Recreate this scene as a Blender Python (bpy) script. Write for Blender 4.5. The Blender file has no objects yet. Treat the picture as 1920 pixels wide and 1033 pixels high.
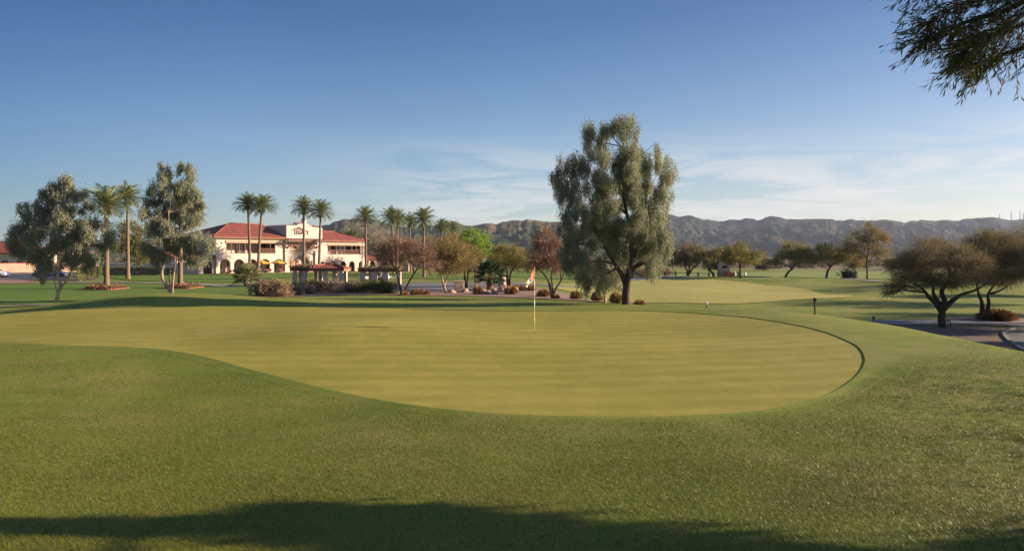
import bpy, math, random
import numpy as np
from mathutils import Vector, Matrix, geometry
scene=bpy.context.scene
COL=scene.collection
F=1270.0; HOR=475.0
R=np.random.default_rng(7)
# ---------------------------------------------------------------- terrain height
def sstep(a,b,t):
    t=np.clip((t-a)/(b-a),0,1); return t*t*(3-2*t)
YC=np.array([-4000,-30,0,4,7,10,15,22,32,38,49,70,100,150,250,400,1000,6000.])
ZC=np.array([-6,-2.0,-1.72,-1.86,-2.09,-2.33,-2.5,-2.63,-2.76,-3.0,-3.2,-3.42,-3.65,-4.0,-4.7,-5.2,-7,-9.])
YR=np.array([-4000,-30,0,45,60,90,140,250,400,1000,6000.]); ZR=np.array([-6.5,-4.6,-4.4,-4.3,-4.1,-4.15,-4.5,-5.0,-5.4,-7,-9.])
XRY=np.array([-50,5,16,24,31,37,42,50,80,200.]); XRX=np.array([12.0,11.5,12.2,13.2,12.6,9.6,6.0,2.0,0.,0.])
def pchip(X,Y,x):
    h=np.diff(X); d=np.diff(Y)/h; m=np.zeros_like(Y)
    m[1:-1]=np.where(d[:-1]*d[1:]>0,2*d[:-1]*d[1:]/(d[:-1]+d[1:]+1e-12),0); m[0]=d[0]; m[-1]=d[-1]
    i=np.clip(np.searchsorted(X,x)-1,0,len(X)-2); t=np.clip((x-X[i])/h[i],0,1)
    return ((1+2*t)*(1-t)**2*Y[i]+t*(1-t)**2*h[i]*m[i]+t*t*(3-2*t)*Y[i+1]+t*t*(t-1)*h[i]*m[i+1])
def vnoise(x,y,seed):
    xi=np.floor(x).astype(int); yi=np.floor(y).astype(int); fx=x-xi; fy=y-yi
    fx=fx*fx*(3-2*fx); fy=fy*fy*(3-2*fy)
    def h(a,b):
        v=np.sin(a*127.1+b*311.7+seed*74.7)*43758.5453; return v-np.floor(v)
    return (h(xi,yi)*(1-fx)+h(xi+1,yi)*fx)*(1-fy)+(h(xi,yi+1)*(1-fx)+h(xi+1,yi+1)*fx)*fy
def fbm(x,y,seed,o=5,ridged=False):
    t=0;a=.5
    for k in range(o):
        n=vnoise(x*2**k,y*2**k,seed+k); n=1-abs(2*n-1) if ridged else n
        t=t+a*n; a*=.5
    return t
def T(x,y):
    x=np.asarray(x,float); y=np.asarray(y,float)
    zc=pchip(YC,ZC,y); zr=pchip(YR,ZR,y); xr=np.interp(y,XRY,XRX)
    w=sstep(-0.5,9.0,x-xr)
    w=np.where(y>60,w*(1-sstep(60,140,y))+sstep(60,140,y)*sstep(0,60,x),w)
    z=zc*(1-w)+zr*w
    g=lambda cx,cy,sx,sy,a:a*np.exp(-((x-cx)/sx)**2-((y-cy)/sy)**2)
    z=z+g(-22.5,41.5,8.0,5.0,0.74)
    z=z-.55*sstep(19,30,-x)*sstep(26,37,y)*(1-sstep(45,75,y))
    z=z+g(11.5,26,3.0,8,.22)+g(10.5,14,3.5,5,.15)
    z=z+g(13,66,12,14,.45)
    z=z+g(-10,15,5,4,.10)+g(-16,12,6,4,.12)
    z=z+.035*np.sin(x*.31+1.3)*np.sin(y*.23+.4)*np.exp(-(y/70.)**2)
    z=z+g(48,75,14,6,.7)+g(30,100,20,8,.6)
    z=z+g(-26,80,11,6,-.9)+g(-5.2,22.3,4.2,4.5,.26)
    z=z+.85*(fbm(x/15.+60,y/9.+60,61,3)-.45)*sstep(4,16,x-.10*y)*sstep(50,62,y)*(1-sstep(110,150,y))
    m=sstep(0,3.2,x-.42*y)*(1-sstep(11,15,y))+.4*sstep(0,3,-x-.45*y)*(1-sstep(8,12,y))
    z=z+np.where(y>-3,.17*(fbm(x/6.5+30,y/4.5+30,51,3)-.45)*sstep(-3,3,y)*np.exp(-(np.maximum(y,0)/34.)**4),0)
    z=z+np.where(y>0,m,0)*.13*(fbm(x*2.0+40,y*3.6+40,31,3)-.45)
    return z
def Tz(x,y): return float(T(x,y))
def gp(px,py):
    """first ground point along the line of sight"""
    kx=(px-960)/F; kz=(HOR-py)/F
    D=np.concatenate([np.arange(3,80,.04),np.arange(80,700,.4)])
    s=D*kz-T(kx*D,D)
    i=int(np.argmax(s<0)); d=D[i] if s[i]<0 else 400.
    return (kx*d,d)
def gd(px,D): x=(px-960)/F*D; return Vector((x,D,Tz(x,D)))
def P(px,py,D): return np.array(((px-960)/F*D,D,(HOR-py)/F*D))
# ---------------------------------------------------------------- object helpers
def link(o):
    COL.objects.link(o); return o
def tag(o,label=None,cat=None,group=None,kind=None):
    if label: o['label']=label
    if cat: o['category']=cat
    if group: o['group']=group
    if kind: o['kind']=kind
    return o
def thing(name,label,cat,loc,rz=0,group=None):
    o=bpy.data.objects.new(name,None); link(o); o.location=loc; o.rotation_euler=(0,0,rz); o.empty_display_size=.3
    return tag(o,label,cat,group)
def mesh_np(name,V,Fs,mat,smooth=False):
    V=np.asarray(V,np.float32).reshape(-1,3)
    if isinstance(Fs,np.ndarray): Fs=[Fs]
    me=bpy.data.meshes.new(name)
    me.vertices.add(len(V)); me.vertices.foreach_set('co',V.ravel())
    idx=np.concatenate([f.ravel() for f in Fs]).astype(np.int32)
    tot=np.concatenate([np.full(len(f),f.shape[1]) for f in Fs]).astype(np.int32)
    st=np.concatenate([[0],np.cumsum(tot)[:-1]]).astype(np.int32)
    me.loops.add(len(idx)); me.loops.foreach_set('vertex_index',idx)
    me.polygons.add(len(tot)); me.polygons.foreach_set('loop_start',st); me.polygons.foreach_set('loop_total',tot)
    me.polygons.foreach_set('use_smooth',np.full(len(tot),smooth,bool))
    me.materials.append(mat); me.update(calc_edges=True); me.validate()
    return me
def obj_np(name,V,Fs,mat,parent=None,smooth=False,off=None):
    V=np.asarray(V,float).reshape(-1,3)
    if off is not None: V=V-np.asarray(off)
    o=bpy.data.objects.new(name,mesh_np(name,V,Fs,mat,smooth)); link(o)
    if parent: o.parent=parent
    return o
class MB:
    """collects shapes for ONE mesh"""
    def __init__(s): s.v=[]; s.f=[]
    def add(s,vs,fs):
        b=len(s.v); s.v+= [tuple(map(float,p)) for p in vs]; s.f+=[tuple(i+b for i in f) for f in fs]; return s
    def box(s,x0,x1,y0,y1,z0,z1):
        return s.add([(x,y,z) for z in(z0,z1) for y in(y0,y1) for x in(x0,x1)],
            [(0,2,3,1),(4,5,7,6),(0,1,5,4),(2,6,7,3),(0,4,6,2),(1,3,7,5)])
    def bar(s,a,b,w,h=None):
        h=h or w; a=Vector(a); b=Vector(b); d=(b-a).normalized()
        u=d.cross(Vector((0,0,1)));  u=u.normalized() if u.length>1e-3 else Vector((1,0,0)); n=u.cross(d)
        vs=[p+u*sx*w/2+n*sy*h/2 for p in(a,b) for sx,sy in((-1,-1),(1,-1),(1,1),(-1,1))]
        return s.add(vs,[(3,2,1,0),(4,5,6,7),(0,1,5,4),(1,2,6,5),(2,3,7,6),(3,0,4,7)])
    def tube(s,pts,rad,n=8,cap=True):
        pts=[Vector(p) for p in pts]; rings=[]
        rad=list(rad) if hasattr(rad,'__len__') else [rad]*len(pts)
        vs=[];fs=[]; u=None
        for i,p in enumerate(pts):
            d=(pts[min(i+1,len(pts)-1)]-pts[max(i-1,0)]).normalized()
            if u is None: u=d.cross(Vector((.3,1,.1))).normalized()
            else: u=(u-d*u.dot(d)).normalized()
            w=d.cross(u)
            vs+=[p+(u*math.cos(2*math.pi*k/n)+w*math.sin(2*math.pi*k/n))*rad[i] for k in range(n)]
        for i in range(len(pts)-1):
            for k in range(n):
                a=i*n+k; b=i*n+(k+1)%n; fs.append((a,b,b+n,a+n))
        if cap: fs+=[tuple(range(n-1,-1,-1)),tuple((len(pts)-1)*n+k for k in range(n))]
        return s.add(vs,fs)
    def lathe(s,prof,c=(0,0,0),n=16):
        vs=[];fs=[]
        for r,z in prof: vs+=[(c[0]+r*math.cos(2*math.pi*k/n),c[1]+r*math.sin(2*math.pi*k/n),c[2]+z) for k in range(n)]
        for i in range(len(prof)-1):
            for k in range(n):
                a=i*n+k;b=i*n+(k+1)%n; fs.append((a,b,b+n,a+n))
        fs+=[tuple(range(n-1,-1,-1)),tuple((len(prof)-1)*n+k for k in range(n))]
        return s.add(vs,fs)
    def prism(s,poly,y0,y1):
        """polygon in (x,z), extruded along y"""
        n=len(poly)
        vs=[(x,y0,z) for x,z in poly]+[(x,y1,z) for x,z in poly]
        return s.add(vs,[tuple(range(n)),tuple(range(2*n-1,n-1,-1))]+[(i,i+n,(i+1)%n+n,(i+1)%n) for i in range(n)])
    def arch_wall(s,x0,x1,z0,z1,y0,y1,cx,w,spring,n=10):
        """wall piece with one round-headed opening from z0 up"""
        r=w/2; a=cx-r; b=cx+r
        s.box(x0,a,y0,y1,z0,z1); s.box(b,x1,y0,y1,z0,z1)
        pts=[(cx-r*math.cos(math.pi*i/n),spring+r*math.sin(math.pi*i/n)) for i in range(n+1)]
        vs=[];fs=[]
        for x,z in pts:
            vs+=[(x,y0,z),(x,y0,z1),(x,y1,z),(x,y1,z1)]
        for i in range(n):
            q=4*i
            fs+=[(q,q+4,q+5,q+1),(q+2,q+3,q+7,q+6),(q,q+2,q+6,q+4),(q+1,q+5,q+7,q+3)]
        return s.add(vs,fs)
    def build(s,name,mat,parent=None,smooth=False,off=None,bevel=0):
        me=bpy.data.meshes.new(name)
        v=s.v if off is None else [(p[0]-off[0],p[1]-off[1],p[2]-off[2]) for p in s.v]
        me.from_pydata(v,[],s.f); me.materials.append(mat); me.validate(); me.update()
        if smooth: me.polygons.foreach_set('use_smooth',np.ones(len(me.polygons),bool))
        o=bpy.data.objects.new(name,me); link(o)
        if parent: o.parent=parent
        if bevel:
            m=o.modifiers.new('bevel','BEVEL'); m.width=bevel; m.segments=2; m.limit_method='ANGLE'
        return o
# ---------------------------------------------------------------- materials
def newmat(name):
    m=bpy.data.materials.new(name); m.use_nodes=True; nt=m.node_tree; nt.nodes.clear()
    out=nt.nodes.new('ShaderNodeOutputMaterial'); return m,nt,out
def nd(nt,t,**k):
    n=nt.nodes.new(t)
    for a,b in k.items():
        if a.startswith('i_'): n.inputs[a[2:].replace('_',' ')].default_value=b
        else: setattr(n,a,b)
    return n
def ramp(nt,fac,stops):
    r=nt.nodes.new('ShaderNodeValToRGB'); e=r.color_ramp.elements
    while len(e)>1: e.remove(e[-1])
    e[0].position=stops[0][0]; e[0].color=(*stops[0][1],1)
    for p,c in stops[1:]:
        q=e.new(p); q.color=(*c,1)
    nt.links.new(fac,r.inputs[0]); return r.outputs[0]
def mixc(nt,f,a,b,mode='MIX'):
    m=nt.nodes.new('ShaderNodeMix'); m.data_type='RGBA'; m.blend_type=mode
    for s,v in((0,f),(6,a),(7,b)):
        if hasattr(v,'is_linked'): nt.links.new(v,m.inputs[s])
        elif s==0: m.inputs[0].default_value=v
        else: m.inputs[s].default_value=(*v,1)
    return m.outputs[2]
def noise(nt,scale,detail=4,rough=.55,vec=None,dist=0):
    n=nd(nt,'ShaderNodeTexNoise'); n.inputs['Scale'].default_value=scale; n.inputs['Detail'].default_value=detail
    n.inputs['Roughness'].default_value=rough; n.inputs['Distortion'].default_value=dist
    if vec is not None: nt.links.new(vec,n.inputs['Vector'])
    return n.outputs['Fac']
def mapping(nt,vec,scale=(1,1,1),rot=(0,0,0)):
    m=nt.nodes.new('ShaderNodeMapping'); m.inputs['Scale'].default_value=scale; m.inputs['Rotation'].default_value=rot
    nt.links.new(vec,m.inputs['Vector']); return m.outputs[0]
def pos(nt): return nt.nodes.new('ShaderNodeNewGeometry').outputs['Position']
def objc(nt): return nt.nodes.new('ShaderNodeTexCoord').outputs['Object']
def bump(nt,h,strength=.4,dist=.02,prev=None):
    b=nt.nodes.new('ShaderNodeBump'); b.inputs['Strength'].default_value=strength; b.inputs['Distance'].default_value=dist
    nt.links.new(h,b.inputs['Height'])
    if prev is not None: nt.links.new(prev,b.inputs['Normal'])
    return b.outputs[0]
def principled(nt,out,col,rough=.8,spec=.2,normal=None,metal=0):
    p=nt.nodes.new('ShaderNodeBsdfPrincipled')
    if hasattr(col,'is_linked'): nt.links.new(col,p.inputs['Base Color'])
    else: p.inputs['Base Color'].default_value=(*col,1)
    p.inputs['Roughness'].default_value=rough; p.inputs['Specular IOR Level'].default_value=spec; p.inputs['Metallic'].default_value=metal
    if normal is not None: nt.links.new(normal,p.inputs['Normal'])
    nt.links.new(p.outputs[0],out.inputs[0]); return p
def simple(name,col,rough=.7,spec=.3,var=.12,scale=3,metal=0,bmp=0):
    m,nt,out=newmat(name); o=objc(nt); n=noise(nt,scale,5,.6,o)
    d=tuple(c*(1-var) for c in col); l=tuple(min(1,c*(1+var)) for c in col)
    c=ramp(nt,n,[(.3,d),(.7,l)])
    nm=bump(nt,noise(nt,scale*12,3,.6,o),.4,bmp) if bmp else None
    principled(nt,out,c,rough,spec,nm,metal); return m
def leafmat(name,cols,trans=.3,gloss=.12,rough=.5):
    """each leaf takes its own tone"""
    m,nt,out=newmat(name); g=nt.nodes.new('ShaderNodeNewGeometry')
    n=len(cols); c=ramp(nt,g.outputs['Random Per Island'],[(i/(n-1),q) for i,q in enumerate(cols)])
    d=nd(nt,'ShaderNodeBsdfDiffuse'); t=nd(nt,'ShaderNodeBsdfTranslucent'); gl=nd(nt,'ShaderNodeBsdfGlossy'); gl.inputs['Roughness'].default_value=rough
    nt.links.new(c,d.inputs[0]); nt.links.new(c,t.inputs[0])
    a=nd(nt,'ShaderNodeMixShader'); a.inputs[0].default_value=trans; nt.links.new(d.outputs[0],a.inputs[1]); nt.links.new(t.outputs[0],a.inputs[2])
    b=nd(nt,'ShaderNodeMixShader'); fr=nd(nt,'ShaderNodeFresnel'); fr.inputs[0].default_value=1.25
    mu=nd(nt,'ShaderNodeMath',operation='MULTIPLY'); mu.inputs[1].default_value=gloss*.8; nt.links.new(fr.outputs[0],mu.inputs[0]); nt.links.new(mu.outputs[0],b.inputs[0])
    nt.links.new(a.outputs[0],b.inputs[1]); nt.links.new(gl.outputs[0],b.inputs[2]); nt.links.new(b.outputs[0],out.inputs[0]); return m
def turf(name,stops,mow=0,big=.12,fine=24.,bs=.5,bd=.03,patch=None,dry=None):
    m,nt,out=newmat(name); p=pos(nt)
    a=noise(nt,big,4,.6,p); b=noise(nt,big*9,3,.6,p); f=noise(nt,fine,5,.75,p)
    def add(x,y,k):
        mm=nd(nt,'ShaderNodeMath',operation='MULTIPLY_ADD'); nt.links.new(y,mm.inputs[0]); mm.inputs[1].default_value=k; nt.links.new(x,mm.inputs[2]); return mm.outputs[0]
    s=nd(nt,'ShaderNodeMath',operation='MULTIPLY'); s.inputs[1].default_value=.45; nt.links.new(a,s.inputs[0])
    t=add(add(s.outputs[0],b,.25),f,.30)
    if mow: t=add(t,noise(nt,5.,4,.7,p),.14)
    if mow:
        w=nd(nt,'ShaderNodeTexWave',bands_direction='Y'); w.inputs['Scale'].default_value=.28; w.inputs['Distortion'].default_value=2.2; w.inputs['Detail'].default_value=1; w.inputs['Detail Scale'].default_value=.15
        nt.links.new(mapping(nt,p,(1,1,1),(0,0,math.radians(-7))),w.inputs['Vector']); t=add(t,w.outputs['Fac'],mow)
    c=ramp(nt,t,stops)
    if dry:
        pn=noise(nt,.45,5,.65,p,.4); k=ramp(nt,pn,[(.48,(0,0,0)),(.66,(1,1,1))]); c=mixc(nt,k,c,mixc(nt,.55,c,dry))
    nm=bump(nt,f,bs,bd); nm=bump(nt,b,.3,.05,nm)
    principled(nt,out,c,.9,.15,nm); return m
M={}
M['rough']=turf('rough_turf',[(.33,(.070,.103,.013)),(.46,(.122,.152,.019)),(.58,(.172,.186,.031)),(.70,(.235,.212,.055))],dry=(.25,.195,.065))
M['green']=turf('putting_turf',[(.30,(.118,.122,.017)),(.45,(.172,.160,.022)),(.58,(.212,.188,.029)),(.70,(.275,.232,.046))],mow=.07,big=.16,fine=45,bs=.3,bd=.012)
M['fringe']=turf('fringe_turf',[(.34,(.068,.105,.014)),(.5,(.112,.148,.021)),(.66,(.17,.185,.034))],big=.3,fine=16,bs=.4,bd=.02)
M['green2']=turf('second_green_turf',[(.34,(.18,.19,.04)),(.5,(.25,.235,.055)),(.66,(.31,.27,.075))],mow=.06,big=.08,fine=8,bs=.2)
M['fairway']=turf('fairway_turf',[(.34,(.10,.15,.03)),(.5,(.16,.20,.04)),(.66,(.22,.23,.06))],big=.05,fine=8,bs=.3)
M['lawn']=turf('lawn_turf',[(.34,(.06,.112,.015)),(.5,(.095,.148,.02)),(.66,(.14,.18,.035))],big=.06,fine=8,bs=.3)
def desertmat():
    m,nt,out=newmat('desert_soil'); p=pos(nt); n=noise(nt,.02,6,.65,p); n2=noise(nt,.2,4,.7,p)
    c=ramp(nt,n,[(.35,(.10,.10,.045)),(.5,(.20,.14,.085)),(.65,(.28,.20,.13))]); c=mixc(nt,n2,c,(.12,.11,.05))
    principled(nt,out,c,.95,.1,bump(nt,n2,.5,.2)); return m
M['desert']=desertmat()
def gravelmat(name,a,b,c_):
    m,nt,out=newmat(name); p=pos(nt); v=nd(nt,'ShaderNodeTexVoronoi'); v.inputs['Scale'].default_value=14; nt.links.new(p,v.inputs['Vector'])
    n=noise(nt,.8,4,.6,p); c=ramp(nt,v.outputs['Color'],[(0,a),(.5,b),(1,c_)]); c=mixc(nt,n,c,a)
    principled(nt,out,c,.95,.15,bump(nt,v.outputs['Distance'],.6,.03)); return m
M['gravel']=gravelmat('pink_gravel',(.20,.125,.10),(.30,.19,.15),(.38,.26,.20))
M['dgravel']=gravelmat('brown_mulch',(.10,.07,.055),(.16,.11,.085),(.22,.15,.11))
def asphalt(name,col):
    m,nt,out=newmat(name); p=pos(nt); n=noise(nt,.35,5,.6,p); f=noise(nt,60,3,.7,p)
    c=ramp(nt,n,[(.3,tuple(k*.75 for k in col)),(.7,tuple(k*1.2 for k in col))]); c=mixc(nt,.25,c,ramp(nt,f,[(.35,(0.02,.02,.02)),(.65,(.2,.2,.2))]))
    principled(nt,out,c,.85,.3,bump(nt,f,.3,.01)); return m
M['asphalt']=asphalt('asphalt',(.085,.08,.085)); M['concrete']=asphalt('concrete',(.22,.195,.17)); M['paving']=asphalt('path_paving',(.17,.15,.15))
def stucco():
    m,nt,out=newmat('stucco'); o=objc(nt); n=noise(nt,.5,6,.65,o); f=noise(nt,9,4,.6,o)
    s=noise(nt,1.0,4,.6,mapping(nt,o,(1.6,1.6,.12)))
    c=ramp(nt,n,[(.3,(.53,.405,.345)),(.7,(.62,.485,.42))]); c=mixc(nt,ramp(nt,s,[(.5,(0,0,0)),(.75,(.5,.5,.5))]),c,(.48,.38,.31))
    principled(nt,out,c,.9,.15,bump(nt,f,.3,.03)); return m
M['stucco']=stucco()
def tilemat():
    m,nt,out=newmat('clay_tile'); o=objc(nt)
    w=nd(nt,'ShaderNodeTexWave',bands_direction='X'); w.inputs['Scale'].default_value=.95; nt.links.new(o,w.inputs['Vector'])
    w2=nd(nt,'ShaderNodeTexWave',bands_direction='Z',wave_profile='SAW'); w2.inputs['Scale'].default_value=1.3; nt.links.new(o,w2.inputs['Vector'])
    n=noise(nt,1.1,6,.7,o); n2=noise(nt,7,2,.5,o)
    c=ramp(nt,n,[(.3,(.17,.045,.03)),(.5,(.25,.068,.045)),(.72,(.34,.12,.08))]); c=mixc(nt,ramp(nt,n2,[(.35,(0,0,0)),(.65,(.5,.5,.5))]),c,(.14,.05,.04))
    principled(nt,out,c,.8,.25,bump(nt,w2.outputs['Fac'],.4,.06,bump(nt,w.outputs['Fac'],.7,.10))); return m
M['tile']=tilemat()
M['timber']=simple('brown_timber',(.15,.075,.05),.7,.25,.25,4)
M['fascia']=simple('painted_fascia',(.42,.24,.17),.7,.2,.12,2)
M['dark']=simple('shade_colour',(.035,.025,.022),.8,.2,.3,1)  # shade inside the golf cup and the kiosk, put into the colour
M['patio']=simple('patio_plaster',(.42,.27,.21),.9,.1,.2,1)
def glassmat():
    m,nt,out=newmat('window_glass'); principled(nt,out,(.05,.045,.05),.06,.9); return m
M['glass']=glassmat()
M['curtain']=simple('drawn_blind',(.40,.22,.16),.8,.2,.12,2)
M['white']=simple('white_paint',(.78,.76,.72),.5,.4,.06,3)
M['black']=simple('black_metal',(.025,.025,.028),.45,.5,.15,6,.0)
M['iron']=simple('sign_iron',(.07,.03,.025),.6,.4,.15,6)
M['yellow']=simple('yellow_canvas',(.55,.30,.05),.8,.15,.1,4)
M['poleyellow']=simple('yellow_fibreglass',(.66,.50,.12),.35,.5,.05,4)
M['polewhite']=simple('white_fibreglass',(.80,.76,.66),.35,.5,.05,4)
M['orange']=simple('orange_plastic',(.65,.13,.04),.45,.4,.08,4)
M['red']=simple('dark_red_fabric',(.20,.03,.035),.8,.2,.2,5)
M['box']=simple('cream_box',(.66,.52,.38),.6,.3,.08,3)
M['stone']=simple('pink_boulder',(.36,.24,.19),.9,.15,.35,2.5,0,.05)
M['brick']=simple('red_brick',(.30,.11,.075),.85,.2,.3,9,0,.02)
M['rubber']=simple('rubber',(.02,.02,.02),.8,.3,.1,5)
M['carwhite']=simple('white_car_paint',(.75,.75,.76),.2,.6,.02,1)
M['carblue']=simple('blue_car_paint',(.03,.045,.10),.2,.6,.05,1)
M['chrome']=simple('chrome',(.6,.6,.6),.15,.5,.03,2,1)
M['lens']=simple('lamp_lens',(.75,.72,.62),.2,.6,.02,3)
def bark(name,a,b,sc=3):
    m,nt,out=newmat(name); o=objc(nt); n=noise(nt,sc,6,.7,mapping(nt,o,(3,3,.6)))
    c=ramp(nt,n,[(.32,a),(.66,b)]); principled(nt,out,c,.9,.15,bump(nt,n,.8,.04)); return m
M['bark_dark']=bark('dark_bark',(.035,.024,.018),(.10,.07,.05))
M['bark_mid']=bark('brown_bark',(.07,.045,.032),(.17,.115,.085))
M['bark_pale']=bark('pale_bark',(.22,.15,.11),(.46,.34,.26),2)
M['bark_palm']=bark('palm_bark',(.10,.065,.045),(.25,.17,.12),6)
M['lf_euc']=leafmat('eucalyptus_leaf',[(0.157,0.196,0.134),(0.241,0.269,0.179),(0.325,0.319,0.218),(0.414,0.370,0.258)],.42,.04)
M['lf_willow']=leafmat('grey_green_leaf',[(0.109,0.172,0.121),(0.184,0.236,0.155),(0.270,0.293,0.178),(0.356,0.328,0.190),(0.437,0.362,0.241)],.42,.04)
M['lf_bush']=leafmat('olive_leaf',[(0.084,0.098,0.035),(0.154,0.161,0.056),(0.252,0.210,0.084)],.3)
M['lf_green']=leafmat('bright_leaf',[(0.115,0.196,0.023),(0.196,0.299,0.034),(0.287,0.380,0.057)],.4)
M['lf_tan']=leafmat('tan_twig_leaf',[(0.150,0.106,0.069),(0.250,0.175,0.106),(0.338,0.225,0.138),(0.275,0.213,0.088)],.2,.05)
M['lf_pink']=leafmat('reddish_twig',[(0.162,0.101,0.074),(0.270,0.162,0.115),(0.365,0.223,0.162)],.15,.05)
M['lf_amber']=leafmat('amber_leaf',[(.165,.13,.05),(.25,.185,.075),(.32,.225,.10),(.21,.18,.07)],.3,.06)
M['lf_olive']=leafmat('olive_amber_leaf',[(0.139,0.139,0.039),(0.231,0.200,0.054),(0.323,0.254,0.077)],.3,.06)
M['lf_brown']=leafmat('brown_mesquite_twig',[(0.115,0.094,0.052),(0.184,0.144,0.076),(0.265,0.196,0.101),(0.230,0.201,0.076)],.25,.04)
M['lf_grey']=leafmat('grey_bush_leaf',[(0.130,0.111,0.091),(0.234,0.195,0.156),(0.351,0.273,0.208),(0.195,0.182,0.117)],.25,.08)
M['lf_dusk']=leafmat('tan_bush_leaf',[(0.180,0.120,0.078),(0.312,0.210,0.132),(0.408,0.288,0.180),(0.228,0.180,0.108)],.25,.08)
M['lf_palm']=leafmat('palm_leaflet',[(0.103,0.147,0.052),(0.190,0.224,0.086),(0.293,0.284,0.129)],.25,.25,.4)
M['lf_fan']=leafmat('pale_fan_leaf',[(0.144,0.168,0.072),(0.240,0.228,0.108),(0.360,0.300,0.168)],.25,.2)
M['lf_fand']=leafmat('dark_fan_leaf',[(0.024,0.054,0.026),(0.048,0.084,0.036),(0.084,0.108,0.048)],.25,.2)
M['lf_hedge']=leafmat('hedge_leaf',[(0.060,0.084,0.024),(0.102,0.120,0.036),(0.156,0.144,0.054)],.25)
M['lf_red']=leafmat('red_flower',[(.20,.09,.06),(.28,.12,.085),(.34,.18,.12),(.10,.10,.04)],.25,.03)
M['lf_straw']=leafmat('straw_blade',[(.28,.165,.075),(.40,.25,.115),(.48,.32,.155)],.3,.05)
M['lf_rust']=leafmat('rust_blade',[(.20,.10,.045),(.30,.165,.07),(.40,.24,.11)],.3,.05)
M['lf_near']=leafmat('mesquite_leaf',[(.05,.065,.025),(.085,.10,.032),(.13,.125,.04),(.26,.16,.05)],.4,.05)
M['lf_scrub']=leafmat('scrub_leaf',[(0.060,0.065,0.030),(0.120,0.100,0.055),(0.180,0.130,0.080)],.2,.05)
M['blade']=leafmat('grass_blade',[(.092,.130,.014),(.134,.158,.019),(.178,.180,.027),(.195,.186,.034),(.215,.19,.045)],.3,.10,.5)
def flagmat():
    m,nt,out=newmat('flag_cloth'); uv=nt.nodes.new('ShaderNodeUVMap'); s=nt.nodes.new('ShaderNodeSeparateXYZ'); nt.links.new(uv.outputs[0],s.inputs[0])
    c=ramp(nt,s.outputs[0],[(0,(.50,.17,.10)),(.30,(.55,.26,.18)),(.42,(.58,.34,.28)),(.46,(.12,.05,.25)),(.58,(.14,.06,.28)),(.6,(.75,.72,.62)),(.74,(.78,.74,.65)),(.76,(.80,.55,.06)),(.88,(.80,.55,.06)),(.9,(.78,.74,.66))])
    r=[n for n in nt.nodes if n.type=='VALTORGB'][0]; r.color_ramp.interpolation='CONSTANT'
    principled(nt,out,c,.8,.15); return m
M['flag']=flagmat()
def hillmat(name,soil,soil2,shrub,k):
    m,nt,out=newmat(name); p=pos(nt); a=noise(nt,.006,7,.68,p); b=noise(nt,.03,6,.7,p,.5); v=nd(nt,'ShaderNodeTexVoronoi'); v.inputs['Scale'].default_value=.14; nt.links.new(p,v.inputs['Vector'])
    c=ramp(nt,b,[(.35,soil2),(.62,soil)]); c=mixc(nt,ramp(nt,a,[(k-.09,(0,0,0)),(k+.09,(1,1,1))]),c,shrub)
    c=mixc(nt,ramp(nt,v.outputs['Distance'],[(.25,(.75,.75,.75)),(.5,(0,0,0))]),c,shrub)
    principled(nt,out,c,.95,.08,bump(nt,b,1,7,bump(nt,noise(nt,.12,5,.7,p),1,2.))); return m
M['hillL']=hillmat('brown_hillside',(.25,.15,.08),(.095,.07,.042),(.042,.055,.024),.45)
M['hillR']=hillmat('grey_green_hillside',(.15,.10,.075),(.035,.034,.034),(.014,.022,.018),.42)
# ---------------------------------------------------------------- the setting
def build_ground():
    ang=np.concatenate([np.arange(-60,60,.3),np.arange(60,300,4)])*math.pi/180
    rad=[.0]; r=.9
    while r<6500: rad.append(r); r*=1.0125
    rad=np.array(rad[1:]); na=len(ang); nr=len(rad)
    x=np.outer(rad,np.sin(ang)); y=np.outer(rad,np.cos(ang)); z=T(x,y)
    V=np.concatenate([np.stack([x,y,z],-1).reshape(-1,3),[[0,0,Tz(0,0)]]])
    i=np.arange(nr-1)[:,None]*na; k=np.arange(na)[None,:]; k2=(k+1)%na
    Q=np.stack([i+k,i+na+k,i+na+k2,i+k2],-1).reshape(-1,4)[:,::-1]
    C=np.stack([np.full(na,nr*na),np.arange(na),(np.arange(na)+1)%na],-1)[:,::-1]
    o=obj_np('ground',V,[Q,C],M['rough'],None,True); o['kind']='structure'
    o.data.materials.append(M['desert'])
    cen=V[Q].mean(1); d=np.hypot(cen[:,0],cen[:,1])
    mi=np.zeros(len(Q)+len(C),np.int32); mi[:len(Q)]=(d>235+25*np.sin(cen[:,0]*.05)).astype(np.int32)
    o.data.polygons.foreach_set('material_index',mi)
build_ground()
def smooth_poly(pts,n=8):
    pts=[np.array(p,float) for p in pts]; out=[]; m=len(pts)
    for i in range(m):
        p0,p1,p2,p3=pts[i-1],pts[i],pts[(i+1)%m],pts[(i+2)%m]
        for j in range(n):
            t=j/n; out.append(.5*((2*p1)+(p2-p0)*t+(2*p0-5*p1+4*p2-p3)*t*t+(3*p1-p0-3*p2+p3)*t**3))
    return np.array(out)
def inside(poly,x,y):
    c=np.zeros(np.shape(x),bool); n=len(poly)
    for i in range(n):
        x1,y1=poly[i]; x2,y2=poly[i-1]
        if y1==y2: continue
        c^=((y1>y)!=(y2>y))&(x<(x2-x1)*(y-y1)/(y2-y1)+x1)
    return c
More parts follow.
